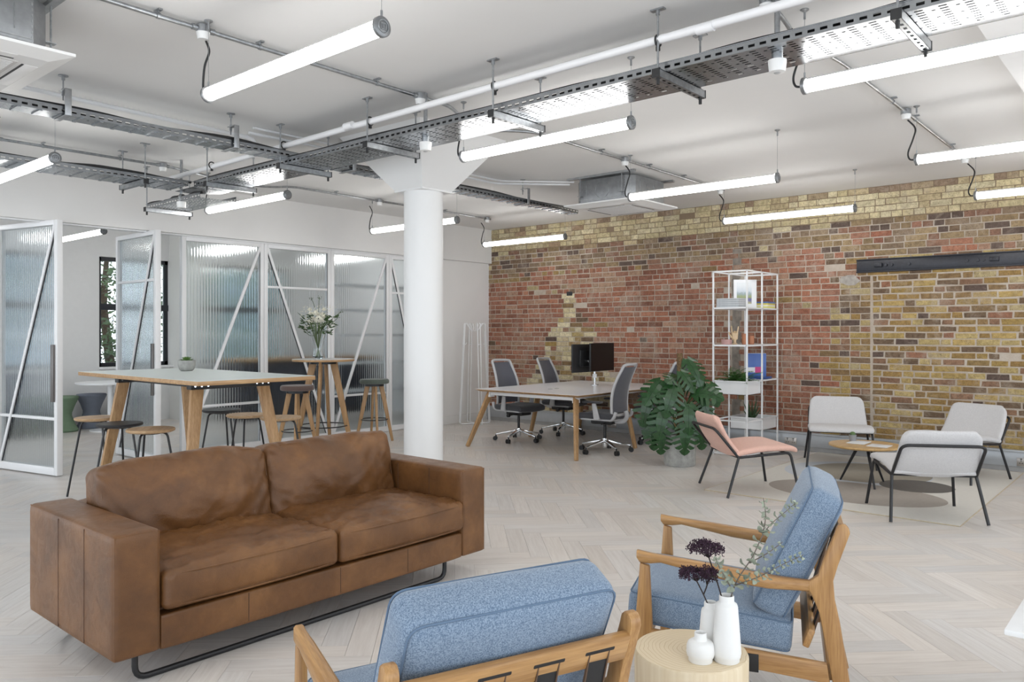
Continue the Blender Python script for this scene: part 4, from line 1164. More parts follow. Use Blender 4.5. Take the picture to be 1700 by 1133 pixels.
# local frame of the picture plane helps to lay the stems out: right = RGT, up = z
STEM = plain('dark_stem', (0.03, 0.02, 0.018), 0.7)
PLUM = plain('plum_flower', (0.035, 0.012, 0.028), 0.8, var=0.6, scale=90)
EUC = plain('eucalyptus_leaf', (0.33, 0.37, 0.29), 0.7, var=0.3, scale=40)
EUC_STEM = plain('eucalyptus_stem', (0.16, 0.13, 0.11), 0.8)
def P3(base, r, f, z): return Vector(base) + RGT * r + FWD * f + Vector((0, 0, z))
def umbel(root, base, top, spread, n, seed):
    rr = random.Random(seed)
    mid = (Vector(base) + Vector(top)) / 2 + Vector((0.004, 0, 0.0))
    MB().tube(smooth_path([base, mid, top], 4), 0.0022, 6).build('stem', STEM, root)
    st = MB(); hd = MB()
    up = (Vector(top) - Vector(base)).normalized()
    for k in range(n):
        a = rr.uniform(0, 2 * PI); q = math.sqrt(rr.random())
        tip = Vector(top) + Vector((math.cos(a) * q * spread, math.sin(a) * q * spread, 0)) + up * (0.028 - 0.022 * q * q + rr.uniform(-0.008, 0.006))
        if k % 3 == 0: st.tube([Vector(top) - up * 0.02, (Vector(top) + tip) / 2 - Vector((0, 0, 0.004)), tip], 0.0007, 4)
        for j in range(7):
            c = tip + Vector((rr.gauss(0, 0.004), rr.gauss(0, 0.004), rr.gauss(0, 0.004)))
            s = rr.uniform(0.0016, 0.0031)
            hd.add([c + Vector((s, 0, 0)), c + Vector((-s, 0, 0)), c + Vector((0, s, 0)), c + Vector((0, -s, 0)), c + Vector((0, 0, s)), c + Vector((0, 0, -s))],
                   [(0, 2, 4), (2, 1, 4), (1, 3, 4), (3, 0, 4), (2, 0, 5), (1, 2, 5), (3, 1, 5), (0, 3, 5)])
    st.build('pedicels', STEM, root, smooth=False)
    o = hd.build('florets', PLUM, root, smooth=False); o['kind'] = 'stuff'
b1 = (2.236, 1.069, 0.58); b2 = (2.275, 1.135, 0.55)
t = thing('dried_flower', 'dark plum dried flower head standing in the tallest white vase', 'flower', b1, 0, 'dark dried flowers')
umbel(t, (0, 0, -0.02), P3((0, 0, 0), -0.055, 0.02, 0.165), 0.055, 170, 1)
umbel(t, P3((0, 0, 0), -0.024, 0.01, 0.07), P3((0, 0, 0), -0.05, 0.0, 0.105), 0.022, 34, 3)
t = thing('dried_flower', 'dark plum dried flower head leaning out of the middle white vase', 'flower', b2, 0, 'dark dried flowers')
umbel(t, (0, 0, -0.02), P3((0, 0, 0), -0.062, -0.02, 0.11), 0.045, 130, 2)
umbel(t, P3((0, 0, 0), -0.03, -0.01, 0.05), P3((0, 0, 0), -0.012, 0.0, 0.095), 0.026, 45, 4)
def euc_branch(root, pts, n, seed, size=0.023):
    rr = random.Random(seed); path = smooth_path(pts, 10)
    MB().tube(path, [0.0022 - 0.0013 * i / len(path) for i in range(len(path))], 6).build('stem', EUC_STEM, root)
    for k in range(n):
        i = int(len(path) * (0.18 + 0.8 * k / n)); i = min(i, len(path) - 2)
        p = path[i]; d = (path[i + 1] - p).normalized()
        for s in (0, 1):
            a = k * 1.57 + s * PI + rr.uniform(-0.3, 0.3)
            u = d.orthogonal().normalized(); w = d.cross(u)
            out = (u * math.cos(a) + w * math.sin(a) + d * 0.35).normalized()
            nrm = out.cross(d).normalized(); up_ = (d + out * 0.2).normalized()
            L = size * rr.uniform(0.65, 1.15) * (1.1 - 0.5 * k / n)
            c = p + out * L * 0.75; m = MB()
            ring = [c + out * (L * 0.62 * math.cos(2 * PI * q / 10)) + nrm * (L * 0.55 * math.sin(2 * PI * q / 10)) + d * (0.004 * math.cos(2 * PI * q / 5)) for q in range(10)]
            m.add([c + d * -0.002] + ring + [c + d * -0.003] + [q - d * 0.0008 for q in ring], [(0, 1 + q, 1 + (q + 1) % 10) for q in range(10)] + [(11, 12 + (q + 1) % 10, 12 + q) for q in range(10)])
            m.tube([p, c], 0.0007, 4)
            m.build('leaf', EUC, root, angle=60)
t = thing('eucalyptus_sprig', 'grey-green eucalyptus sprig arching out of the tallest white vase', 'plant', b1)
euc_branch(t, [(0, 0, -0.02), P3((0, 0, 0), 0.03, 0.01, 0.07), P3((0, 0, 0), 0.085, 0.02, 0.15), P3((0, 0, 0), 0.13, 0.03, 0.23), P3((0, 0, 0), 0.195, 0.03, 0.29), P3((0, 0, 0), 0.225, 0.03, 0.315)], 17, 5)
euc_branch(t, [P3((0, 0, 0), 0.118, 0.028, 0.21), P3((0, 0, 0), 0.128, 0.03, 0.27), P3((0, 0, 0), 0.118, 0.02, 0.33)], 6, 6, 0.018)
euc_branch(t, [P3((0, 0, 0), 0.028, 0.01, 0.065), P3((0, 0, 0), 0.09, -0.02, 0.10), P3((0, 0, 0), 0.15, -0.04, 0.14), P3((0, 0, 0), 0.215, -0.05, 0.175)], 12, 7, 0.02)
euc_branch(t, [P3((0, 0, 0), 0.02, 0.01, 0.05), P3((0, 0, 0), -0.005, -0.02, 0.09), P3((0, 0, 0), -0.035, -0.04, 0.14), P3((0, 0, 0), -0.045, -0.045, 0.165)], 8, 8, 0.019)
euc_branch(t, [P3((0, 0, 0), 0.075, 0.02, 0.13), P3((0, 0, 0), 0.13, 0.01, 0.165), P3((0, 0, 0), 0.17, 0.0, 0.2)], 5, 9, 0.018)

# corner of a low white table that just enters the frame
t = thing('white_table', 'corner of a low white table at the right frame edge', 'table', (3.44, 0.11, 0))
MB().box((-0.36, -0.36, 0.40), (0.36, 0.366, 0.42)).build('table_top', WHITE_METAL, t, bevel=0.004)
for sx in (-1, 1):
    for sy in (-1, 1): MB().box((sx * 0.14 - 0.015, sy * 0.14 - 0.015, 0), (sx * 0.14 + 0.015, sy * 0.14 + 0.015, 0.40)).build('leg', WHITE_METAL, t, smooth=False)
# =================================================================== BAR TABLE AND LOW STOOLS
MINT = plain('pale_mint_laminate', (0.62, 0.68, 0.66), 0.35, var=0.01)
t = thing('bar_table', 'long high table with pale mint top and splayed oak legs', 'table', (3.13, 6.15, 0))
HX, HY_, ZT = 0.475, 1.03, 1.08
MB().box((-HX, -HY_, ZT - 0.032), (HX, HY_, ZT - 0.002)).build('plywood_edge', OAK_X, t, bevel=0.002)
MB().box((-HX + 0.002, -HY_ + 0.002, ZT - 0.002), (HX - 0.002, HY_ - 0.002, ZT)).build('table_top', MINT, t, smooth=False)
for sy in (-1, 1):
    yy = sy * 0.615
    br = MB().box((-0.33, yy - 0.035, ZT - 0.085), (0.33, yy + 0.035, ZT - 0.032)).build('leg_bracket', BLACK_METAL, t, bevel=0.004)
    for sx in (-1, 1):
        MB().beam((sx * 0.265, yy, ZT - 0.034), (sx * 0.42, sy * 0.76, 0.0), 0.038, 0.095, up=(1, 0, 0), w2=0.036, h2=0.065).build('leg', OAK_Z, t, bevel=0.005)
        for k in (0.20, 0.25, 0.30):
            MB().cyl((sx * k, yy - 0.04, ZT - 0.06), (sx * k, yy - 0.034, ZT - 0.06), 0.008, 10).build('bolt', CHROME, br)
for sx in (-1, 1):
    MB().beam((sx * 0.24, -0.61, ZT - 0.055), (sx * 0.24, 0.61, ZT - 0.055), 0.03, 0.04).build('long_rail', BLACK_METAL, t, bevel=0.003)
    MB().beam((sx * 0.385, -0.73, 0.21), (sx * 0.385, 0.73, 0.21), 0.025, 0.025).build('foot_rail', BLACK_METAL, t, bevel=0.003)
def low_stool(loc, rz, label, mat):
    t = thing('round_stool', label, 'stool', loc, rz, 'round stools along the bar table')
    MB().lathe([(0, 0.655), (0.155, 0.655), (0.172, 0.663), (0.175, 0.672), (0.170, 0.681), (0, 0.683)], 36).build('seat', mat, t)
    for k in range(3):
        a = PI / 6 + k * 2 * PI / 3; c, s = math.cos(a), math.sin(a)
        # each leg pair starts under the seat, bends and runs down outwards
        MB().tube(fillet([(0.02 * c, 0.02 * s, 0.648), (0.115 * c, 0.115 * s, 0.648), (0.225 * c, 0.225 * s, 0.006)], 0.04), 0.0085, 8).build('leg', BLACK_METAL, t)
    MB().lathe([(0, 0.64), (0.07, 0.64), (0.07, 0.655), (0, 0.655)], 20).build('mount_plate', BLACK_METAL, t)
BLACK_SEAT = plain('black_stained_seat', (0.02, 0.02, 0.022), 0.5)
for loc, rz, lab, m in (((2.80, 7.17, 0), 2.1, 'pale oak round stool at the door end of the bar table', SEAT_OAK), ((2.74, 6.56, 0), 0.5, 'black round stool between two oak stools on the sofa side of the bar table', BLACK_SEAT),
                        ((2.74, 6.01, 0), 1.0, 'pale oak round stool beside the black one, sofa side of the bar table', SEAT_OAK), ((3.86, 6.99, 0), 0.2, 'black round stool on the glass side of the bar table', BLACK_SEAT),
                        ((3.78, 6.41, 0), 1.4, 'pale oak round stool on the glass side, beside the black stool', SEAT_OAK), ((3.86, 5.99, 0), 0.9, 'pale oak round stool on the glass side at the bar table corner leg', SEAT_OAK)):
    low_stool(loc, rz, lab, m)
# succulent in a concrete bowl
t = thing('potted_succulent', 'green succulent in a round concrete bowl on the mint table', 'plant', (3.32, 6.60, ZT))
MB().lathe([(0, 0), (0.045, 0), (0.06, 0.012), (0.071, 0.045), (0.072, 0.085), (0.069, 0.092), (0.064, 0.09), (0.064, 0.07), (0, 0.07)], 28).build('bowl', CONCRETE, t)
SUCC = plain('succulent_green', (0.10, 0.20, 0.045), 0.45, var=0.4, scale=30)
rr = random.Random(4)
for ring, (n, tilt, L) in enumerate(((9, 0.35, 0.062), (8, 0.8, 0.058), (6, 1.15, 0.05))):
    for k in range(n):
        a = 2 * PI * k / n + ring * 0.4; d = Vector((math.cos(a) * math.cos(tilt), math.sin(a) * math.cos(tilt), math.sin(tilt))); s = Vector((-math.sin(a), math.cos(a), 0)); u = s.cross(d) * -1
        b = Vector((0, 0, 0.08)); m = MB()
        m.add([b - s * 0.007, b + s * 0.007, b + d * L * 0.5 + s * 0.012, b + d * L, b + d * L * 0.5 - s * 0.012, b + d * L * 0.45 + u * 0.008, b + d * L * 0.4 - u * 0.008],
              [(0, 1, 5), (1, 2, 5), (2, 3, 5), (3, 4, 5), (4, 0, 5), (1, 0, 6), (2, 1, 6), (3, 2, 6), (4, 3, 6), (0, 4, 6)])
        m.build('leaf', SUCC, t, angle=80)

# =================================================================== ROUND BAR TABLE + UPHOLSTERED STOOLS
t = thing('round_bar_table', 'round high oak bar table with pale top and black foot ring', 'table', (5.64, 7.85, 0))
MB().lathe([(0, 1.068), (0.362, 1.068), (0.366, 1.072), (0.366, 1.092), (0, 1.092)], 48).build('plywood_edge', OAK_X, t)
MB().lathe([(0, 1.092), (0.364, 1.092), (0.362, 1.094), (0, 1.094)], 48).build('table_top', plain('pale_grey_laminate', (0.62, 0.62, 0.60), 0.4, var=0.01), t)
for k in range(4):
    a = PI * 0.25 + YAW - PI / 2 + k * PI / 2 - PI / 4; c, s = math.cos(a), math.sin(a)
    MB().beam((0.12 * c, 0.12 * s, 1.065), (0.345 * c, 0.345 * s, 0), 0.032, 0.085, up=(c, s, 0), w2=0.032, h2=0.045).build('leg', OAK_Z, t, bevel=0.004)
MB().tube([(0.285 * math.cos(x), 0.285 * math.sin(x), 0.30) for x in [k * PI / 18 for k in range(36)]], 0.007, 8, True).build('foot_ring', BLACK_METAL, t)
MB().lathe([(0, 1.035), (0.16, 1.035), (0.16, 1.068), (0, 1.068)], 24).build('mount_plate', BLACK_METAL, t)
def bar_stool(loc, rz, label, mat):
    t = thing('bar_stool', label, 'bar stool', loc, rz, 'upholstered bar stools')
    MB().lathe([(0, 0.75), (0.175, 0.75), (0.187, 0.757), (0.19, 0.775), (0.188, 0.795), (0.175, 0.808), (0, 0.812)], 36).build('seat_pad', mat, t)
    MB().lathe([(0, 0.72), (0.125, 0.72), (0.125, 0.75), (0, 0.75)], 20).build('mount_plate', BLACK_METAL, t)
    for k in range(4):
        a = k * PI / 2; c, s = math.cos(a), math.sin(a)
        l = MB().beam((0.085 * c, 0.085 * s, 0.745), (0.235 * c, 0.235 * s, 0), 0.028, 0.06, up=(c, s, 0), w2=0.028, h2=0.032).build('leg', OAK_Z, t, bevel=0.004)
        for q in (-0.03, 0.02): MB().cyl((0.1 * c - s * 0.018 - c * q * 0.5, 0.1 * s + c * 0.018 - s * q * 0.5, 0.732), (0.1 * c + s * 0.018 - c * q * 0.5, 0.1 * s - c * 0.018 - s * q * 0.5, 0.732), 0.007, 8).build('bolt', CHROME, l)
    MB().tube([(0.172 * math.cos(x), 0.172 * math.sin(x), 0.29) for x in [k * PI / 14 for k in range(28)]], 0.006, 8, True).build('foot_ring', BLACK_METAL, t)
bar_stool((5.19, 7.72, 0), YAW + 0.15, 'bar stool with a brown felt seat by the round bar table', fabric('brown_felt', (0.085, 0.055, 0.048), (0.17, 0.12, 0.105), scale=240))
bar_stool((6.52, 7.98, 0), YAW + 0.35, 'bar stool with a grey-green felt seat beside the column', fabric('green_felt', (0.07, 0.085, 0.07), (0.14, 0.165, 0.14), scale=240))
# glass vase of white flowers
VX = (5.60, 7.90, 1.094)
o = MB().lathe([(0, 0.0), (0.05, 0.0), (0.058, 0.01), (0.062, 0.03), (0.052, 0.09), (0.050, 0.13), (0.066, 0.22), (0.098, 0.335), (0.095, 0.335), (0.062, 0.222), (0.046, 0.13), (0.047, 0.09), (0.056, 0.03), (0.045, 0.018), (0, 0.016)], 36).build('glass_vase', CLEAR)
o.location = VX; tag(o, 'waisted clear glass vase on the round bar table', 'vase')
t = thing('flower_bouquet', 'bouquet of white flowers and dark green foliage in the glass vase', 'bouquet', VX)
rr = random.Random(9)
GSTEM = plain('green_stem', (0.09, 0.15, 0.04), 0.6); GLEAF = plain('bouquet_leaf', (0.035, 0.075, 0.02), 0.5, var=0.4)
PETAL = plain('cream_petal', (0.85, 0.83, 0.72), 0.7, var=0.05)
for k in range(14):
    a = rr.uniform(0, 2 * PI); e = rr.uniform(0.03, 0.075)
    MB().tube(smooth_path([(-0.03 * math.cos(a), -0.03 * math.sin(a), 0.025), (0.005 * math.cos(a), 0.005 * math.sin(a), 0.14), (e * math.cos(a), e * math.sin(a), 0.33), (1.5 * e * math.cos(a), 1.5 * e * math.sin(a), 0.44)], 4), 0.004, 6).build('stem', GSTEM, t)
def rose(c, r):
    m = MB(); c = Vector(c)
    for ring, (n, rad, lift) in enumerate(((3, 0.25, 0.5), (5, 0.55, 0.35), (7, 0.85, 0.05), (8, 1.0, -0.3))):
        for k in range(n):
            a = 2 * PI * k / n + ring; d = Vector((math.cos(a), math.sin(a), 0)); s = Vector((-d.y, d.x, 0))
            b = c + d * r * rad * 0.35 + Vector((0, 0, -r * 0.6))
            w = r * 0.55
            m.add([b - s * w * 0.4, b + s * w * 0.4, c + d * r * rad + s * w + Vector((0, 0, r * lift * 0.6)), c + d * r * rad * 0.85 + Vector((0, 0, r * (lift + 0.35))), c + d * r * rad - s * w + Vector((0, 0, r * lift * 0.6))], [(0, 1, 2, 3, 4)])
    m.lathe([(0, -r * 0.6), (r * 0.55, -r * 0.4), (r * 0.75, 0.0), (r * 0.45, r * 0.5), (0, r * 0.62)], 12, c)
    m.build('rose', PETAL, t, angle=60)
rose(P3((0, 0, 0), 0.03, -0.09, 0.47), 0.06)
for k in range(11):
    a = rr.uniform(0, 2 * PI); e = rr.uniform(0.05, 0.15)
    rose((e * math.cos(a), e * math.sin(a), rr.uniform(0.45, 0.64) - e * 0.3), rr.uniform(0.026, 0.042))
for k in range(150):
    a = rr.uniform(0, 2 * PI); e = 0.19 * math.sqrt(rr.random()); b = Vector((e * math.cos(a), e * math.sin(a), rr.uniform(0.33, 0.55) - e * 0.2))
    d = Vector((math.cos(a), math.sin(a), rr.uniform(-0.5, 0.9))).normalized(); s = d.orthogonal().normalized(); L = rr.uniform(0.04, 0.085)
    u = s.cross(d)
    MB().add([b, b + d * L * 0.45 + s * L * 0.24, b + d * L, b + d * L * 0.45 - s * L * 0.24, b + d * L * 0.5 + u * 0.004], [(0, 1, 4), (1, 2, 4), (2, 3, 4), (3, 0, 4)]).build('leaf', GLEAF, t, smooth=False)
fl = MB()
for k in range(220):
    a = rr.uniform(0, 2 * PI); e = 0.21 * math.sqrt(rr.random()); c = Vector((e * math.cos(a), e * math.sin(a), rr.uniform(0.40, 0.68) - e * 0.25)); s = rr.uniform(0.004, 0.009)
    fl.add([c + Vector((s, 0, 0)), c + Vector((-s, 0, 0)), c + Vector((0, s, 0)), c + Vector((0, -s, 0)), c + Vector((0, 0, s)), c + Vector((0, 0, -s))], [(0, 2, 4), (2, 1, 4), (1, 3, 4), (3, 0, 4), (2, 0, 5), (1, 2, 5), (3, 1, 5), (0, 3, 5)])
o = fl.build('filler_flowers', PETAL, t, smooth=False); o['kind'] = 'stuff'
for p in ((0.27, 0.0, 0.56), (-0.10, 0.05, 0.73), (0.0, 0.06, 0.74), (0.22, 0.1, 0.5), (-0.22, 0, 0.40)):
    tip = P3((0, 0, 0), *p)
    m = MB().tube(smooth_path([(0, 0, 0.3), P3((0, 0, 0), p[0] * 0.45, p[1] * 0.5, p[2] - 0.12), tip], 5), 0.003, 6)
    for k in range(8):
        c = tip + Vector((rr.gauss(0, 0.015), rr.gauss(0, 0.015), rr.gauss(0, 0.012)))
        m.lathe([(0, -0.006), (0.006, 0), (0, 0.006)], 6, c)
    m.build('sprig', GLEAF, t)

# =================================================================== COAT STAND
t = thing('coat_stand', 'white bent tube coat stand in the corner by the brick wall', 'coat stand', (8.78, 8.34, 0), math.atan2(RGT.y, RGT.x) + math.radians(25))
for k in range(4):
    a = k * PI / 2; c, s = math.cos(a), math.sin(a)
    def q(r, off, z): return (r * c - s * off, r * s + c * off, z)
    for off in (-0.022, 0.022):
        MB().tube(fillet([q(0.04, off * 0.6, 0.012), q(0.245, off, 0.012), q(0.165, off, 1.545), q(0.13, off, 1.55), q(0.045, off * 0.4, 1.43)], 0.035, 6), 0.007, 8).build('upright', WHITE_METAL, t)
    MB().tube(fillet([q(0.186, 0.0, 1.22), q(0.15, 0.0, 1.225), q(0.135, 0, 1.25)], 0.012), 0.006, 8).build('low_hook', WHITE_METAL, t)
    MB().tube([q(0.187, -0.025, 1.22), q(0.187, 0.025, 1.22)], 0.006, 8).build('spacer', WHITE_METAL, t)
MB().lathe([(0, 0.004), (0.05, 0.004), (0.05, 0.02), (0, 0.02)], 20).build('base_hub', WHITE_METAL, t)

# =================================================================== DESK
DESK_TOP = plain('white_desk_laminate', (0.80, 0.80, 0.83), 0.3, var=0.01)
t = thing('bench_desk', 'large white desk with chamfered edges on splayed oak legs', 'desk', (8.21, 5.94, 0))
dx, dy, dz = 1.12, 0.79, 0.71
mb = MB()
rg = lambda a, b, z: [(-a, -b, z), (a, -b, z), (a, b, z), (-a, b, z)]
mb.add(rg(dx - 0.045, dy - 0.045, dz - 0.030) + rg(dx, dy, dz - 0.006) + rg(dx, dy, dz - 0.003), [(3, 2, 1, 0), (8, 9, 10, 11)] + [(s + i, s + (i + 1) % 4, s + 4 + (i + 1) % 4, s + 4 + i) for s in (0, 4) for i in range(4)])
mb.build('plywood_edge', OAK_X, t, smooth=False)
MB().box((-dx + 0.001, -dy + 0.001, dz - 0.003), (dx - 0.001, dy - 0.001, dz)).build('desk_top', DESK_TOP, t, smooth=False)
for fx, tx in ((-1.215, -0.98), (0.0, 0.0), (1.13, 1.0)):
    MB().box((tx - 0.02, -0.64, dz - 0.075), (tx + 0.02, 0.64, dz - 0.032)).build('cross_beam', WHITE_METAL, t, bevel=0.003)
    for s in (-1, 1):
        MB().beam((tx, s * 0.655, dz - 0.034), (fx, s * 0.83 if fx else s * 0.83, 0), 0.085, 0.032, up=(0, 1, 0), w2=0.05, h2=0.032).build('leg', OAK_Z, t, bevel=0.005)
        MB().box((tx - 0.045, s * 0.655 - 0.022, dz - 0.10), (tx + 0.05, s * 0.655 + 0.022, dz - 0.034)).build('leg_plate', WHITE_METAL, t, bevel=0.003)
for s in (-1, 1):
    MB().box((-0.98, s * 0.60 - 0.015, dz - 0.065), (1.0, s * 0.60 + 0.015, dz - 0.035)).build('long_beam', WHITE_METAL, t, bevel=0.003)
for x in (-0.55, -0.42): MB().lathe([(0, 0), (0.03, 0), (0.03, 0.003), (0, 0.003)], 20, (x, 0.05, dz)).build('cable_port', GALV, t)
MB().box((-0.6, -0.12, dz - 0.12), (0.9, 0.12, dz - 0.08)).build('cable_basket', WHITE_METAL, t, smooth=False)
# monitors on a pole arm
SCREEN = plain('black_screen', (0.006, 0.006, 0.007), 0.25, var=0.05)
st = thing('twin_monitor_mount', 'white twin monitor arm clamped to the desk', 'monitor arm', (8.60, 5.98, 0.71))
MB().lathe([(0, 0), (0.055, 0), (0.055, 0.012), (0.017, 0.016), (0.017, 0.42), (0, 0.42)], 20).build('pole', CHROME, st)
MB().lathe([(0.019, 0.10), (0.03, 0.10), (0.03, 0.15), (0.019, 0.15)], 16).build('collar', WHITE_METAL, st)
for s in (-1, 1): MB().beam((0, 0, 0.32), (s * 0.13, 0.02, 0.32), 0.03, 0.03).build('arm', CHROME, st, bevel=0.003)
def monitor(loc, rz, label):
    m = thing('monitor', label, 'monitor', loc, rz, 'monitors over the desk')
    MB().box((-0.285, -0.006, -0.185), (0.285, 0.022, 0.185)).build('bezel', BLACK_PLASTIC, m, bevel=0.004)
    MB().box((-0.278, -0.0075, -0.178), (0.278, -0.005, 0.178)).build('screen', SCREEN, m, smooth=False)
    MB().box((-0.16, 0.02, -0.11), (0.16, 0.045, 0.11)).build('rear_hump', BLACK_PLASTIC, m, bevel=0.01)
monitor((8.66, 5.90, 1.085), 0.03, 'black monitor on the twin arm with its screen to the near desk chair')
monitor((8.50, 6.06, 1.07), PI - 0.06, 'black monitor on the twin arm with its back turned, half hidden')

# =================================================================== OFFICE CHAIRS
CH_GREY = plain('light_grey_nylon', (0.50, 0.50, 0.51), 0.45, var=0.02)
CH_MESH = fabric('grey_mesh', (0.075, 0.078, 0.095), (0.155, 0.158, 0.185), scale=500)
CH_SEAT = fabric('charcoal_seat', (0.045, 0.045, 0.05), (0.10, 0.10, 0.11), scale=400)
def office_chair():
    t = thing('office_chair', 'grey mesh office chair', 'office chair', (0, 0, 0))
    hub = MB().lathe([(0, 0.055), (0.026, 0.055), (0.03, 0.08), (0.034, 0.15), (0.03, 0.165), (0, 0.165)], 20).build('base_hub', CHROME, t)
    for k in range(5):
        a = k * 2 * PI / 5 + 0.3; c, s = math.cos(a), math.sin(a)
        MB().beam((0.02 * c, 0.02 * s, 0.135), (0.30 * c, 0.30 * s, 0.078), 0.05, 0.035, w2=0.028, h2=0.018).build('base_arm', CHROME, t, bevel=0.005)
        cs = MB(); n = (-s, c)
        for o in (-0.014, 0.014):
            p = Vector((0.31 * c + n[0] * o, 0.31 * s + n[1] * o, 0.028))
            cs.cyl(p - Vector((n[0], n[1], 0)) * 0.009, p + Vector((n[0], n[1], 0)) * 0.009, 0.028, 16)
        cs.cyl((0.30 * c, 0.30 * s, 0.045), (0.30 * c, 0.30 * s, 0.082), 0.008, 8); cs.cbox((0.306 * c, 0.306 * s, 0.044), (0.03, 0.012, 0.02), rotz(a))
        cs.build('caster', BLACK_PLASTIC, t)
    MB().cyl((0, 0, 0.15), (0, 0, 0.34), 0.017, 14).build('gas_lift', BLACK_PLASTIC, t)
    m = MB(); m.rbox((0, 0.0, 0.365), (0.20, 0.28, 0.06), 0.02, 6); m.beam((0.08, 0.05, 0.36), (0.24, 0.06, 0.35), 0.012, 0.012); m.cyl((0.24, 0.06, 0.35), (0.27, 0.06, 0.35), 0.022, 12); m.beam((-0.08, -0.05, 0.36), (-0.2, -0.06, 0.35), 0.012, 0.012)
    m.build('mechanism', BLACK_PLASTIC, t)
    def sd(q): return q + Vector((0, 0, 0.012 * (q.x / 0.24) ** 2 - 0.03 * max(0, (q.y - 0.12) / 0.12) ** 2 * 0.6))
    MB().rbox((0, 0.02, 0.435), (0.49, 0.48, 0.075), 0.034, 12, (0, 0, 0.008), 0, 1, 0, None, sd).build('seat', CH_SEAT, t, angle=60)
    MB().rbox((0, 0.0, 0.40), (0.44, 0.42, 0.025), 0.012, 6).build('seat_pan', CH_GREY, t)
    # back: curved frame with mesh
    def bk(u, v):  # u -1..1 across, v 0..1 up
        w = 0.215 * (1 - 0.18 * v) * (0.92 + 0.08 * math.sin(v * PI))
        y = -0.225 - 0.055 * math.sin(v * 2.4) * 0.2 - 0.13 * v + 0.06 * math.sin(v * PI) + 0.035 * u * u
        return Vector((w * u, y, 0.47 + 0.56 * v))
    N, Mv = 8, 14
    me = MB(); vs_ = []; fs_ = []
    for j in range(Mv + 1):
        for i in range(N + 1): vs_.append(bk((2 * i / N - 1) * 0.93, 0.03 + 0.94 * j / Mv))
    K = len(vs_)
    vs_ += [p + Vector((0, -0.006, 0)) for p in vs_]
    for j in range(Mv):
        for i in range(N):
            a = j * (N + 1) + i; q = (a, a + 1, a + N + 2, a + N + 1)
            fs_ += [q[::-1], tuple(x + K for x in q)]
    me.add(vs_, fs_); me.build('mesh_back', CH_MESH, t, angle=70)
    fr = [bk(-1, v / 12) for v in range(13)] + [bk(u, 1.0) + Vector((0, 0, 0.012)) for u in (-0.6, 0, 0.6)] + [bk(1, 1 - v / 12) for v in range(13)] + [bk(u, 0) + Vector((0, 0, -0.015)) for u in (0.5, 0, -0.5)]
    MB().tube(smooth_path(fr + [fr[0]], 2)[:-1], 0.017, 10, True).build('back_frame', CH_GREY, t)
    sp = MB().tube(smooth_path([(0, -0.10, 0.375), (0, -0.24, 0.38), (0, -0.285, 0.44), (0, -0.27, 0.5)], 5), [0.03] * 6 + [0.026] * 10, 10); sp.build('back_spine', CH_GREY, t)
    for s in (-1, 1):
        MB().tube(smooth_path([(s * 0.19, -0.16, 0.41), (s * 0.225, -0.225, 0.43), (s * 0.215, -0.25, 0.50)], 4), 0.02, 10).build('back_bracket', CH_GREY, t)
        MB().beam((s * 0.26, -0.03, 0.41), (s * 0.275, 0.0, 0.595), 0.028, 0.075, up=(0, 1, 0), w2=0.024, h2=0.05).build('arm_upright', CH_GREY, t, bevel=0.008)
        MB().beam((s * 0.18, -0.03, 0.405), (s * 0.275, -0.03, 0.42), 0.06, 0.025).build('arm_root', CH_GREY, t, bevel=0.005)
        MB().rbox((s * 0.272, 0.02, 0.608), (0.08, 0.24, 0.025), 0.012, 6).build('arm_pad', CH_SEAT, t)
    return t
ch = office_chair(); G = 'grey mesh office chairs at the desk'
ch.location = (7.73, 5.23, 0); ch.rotation_euler = (0, 0, 0.12); ch['label'] = 'grey mesh office chair with its whole back showing, at the near side of the desk'; ch['group'] = G
clone(ch, (7.81, 6.63, 0), PI - 0.05, 'grey mesh office chair at the desk end nearest the coat stand', G)
clone(ch, (8.76, 6.62, 0), PI + 0.12, 'grey mesh office chair behind the desk against the cream brick patch', G)
clone(ch, (8.80, 5.10, 0), -0.1, 'grey mesh office chair half hidden behind the large potted plant', G)
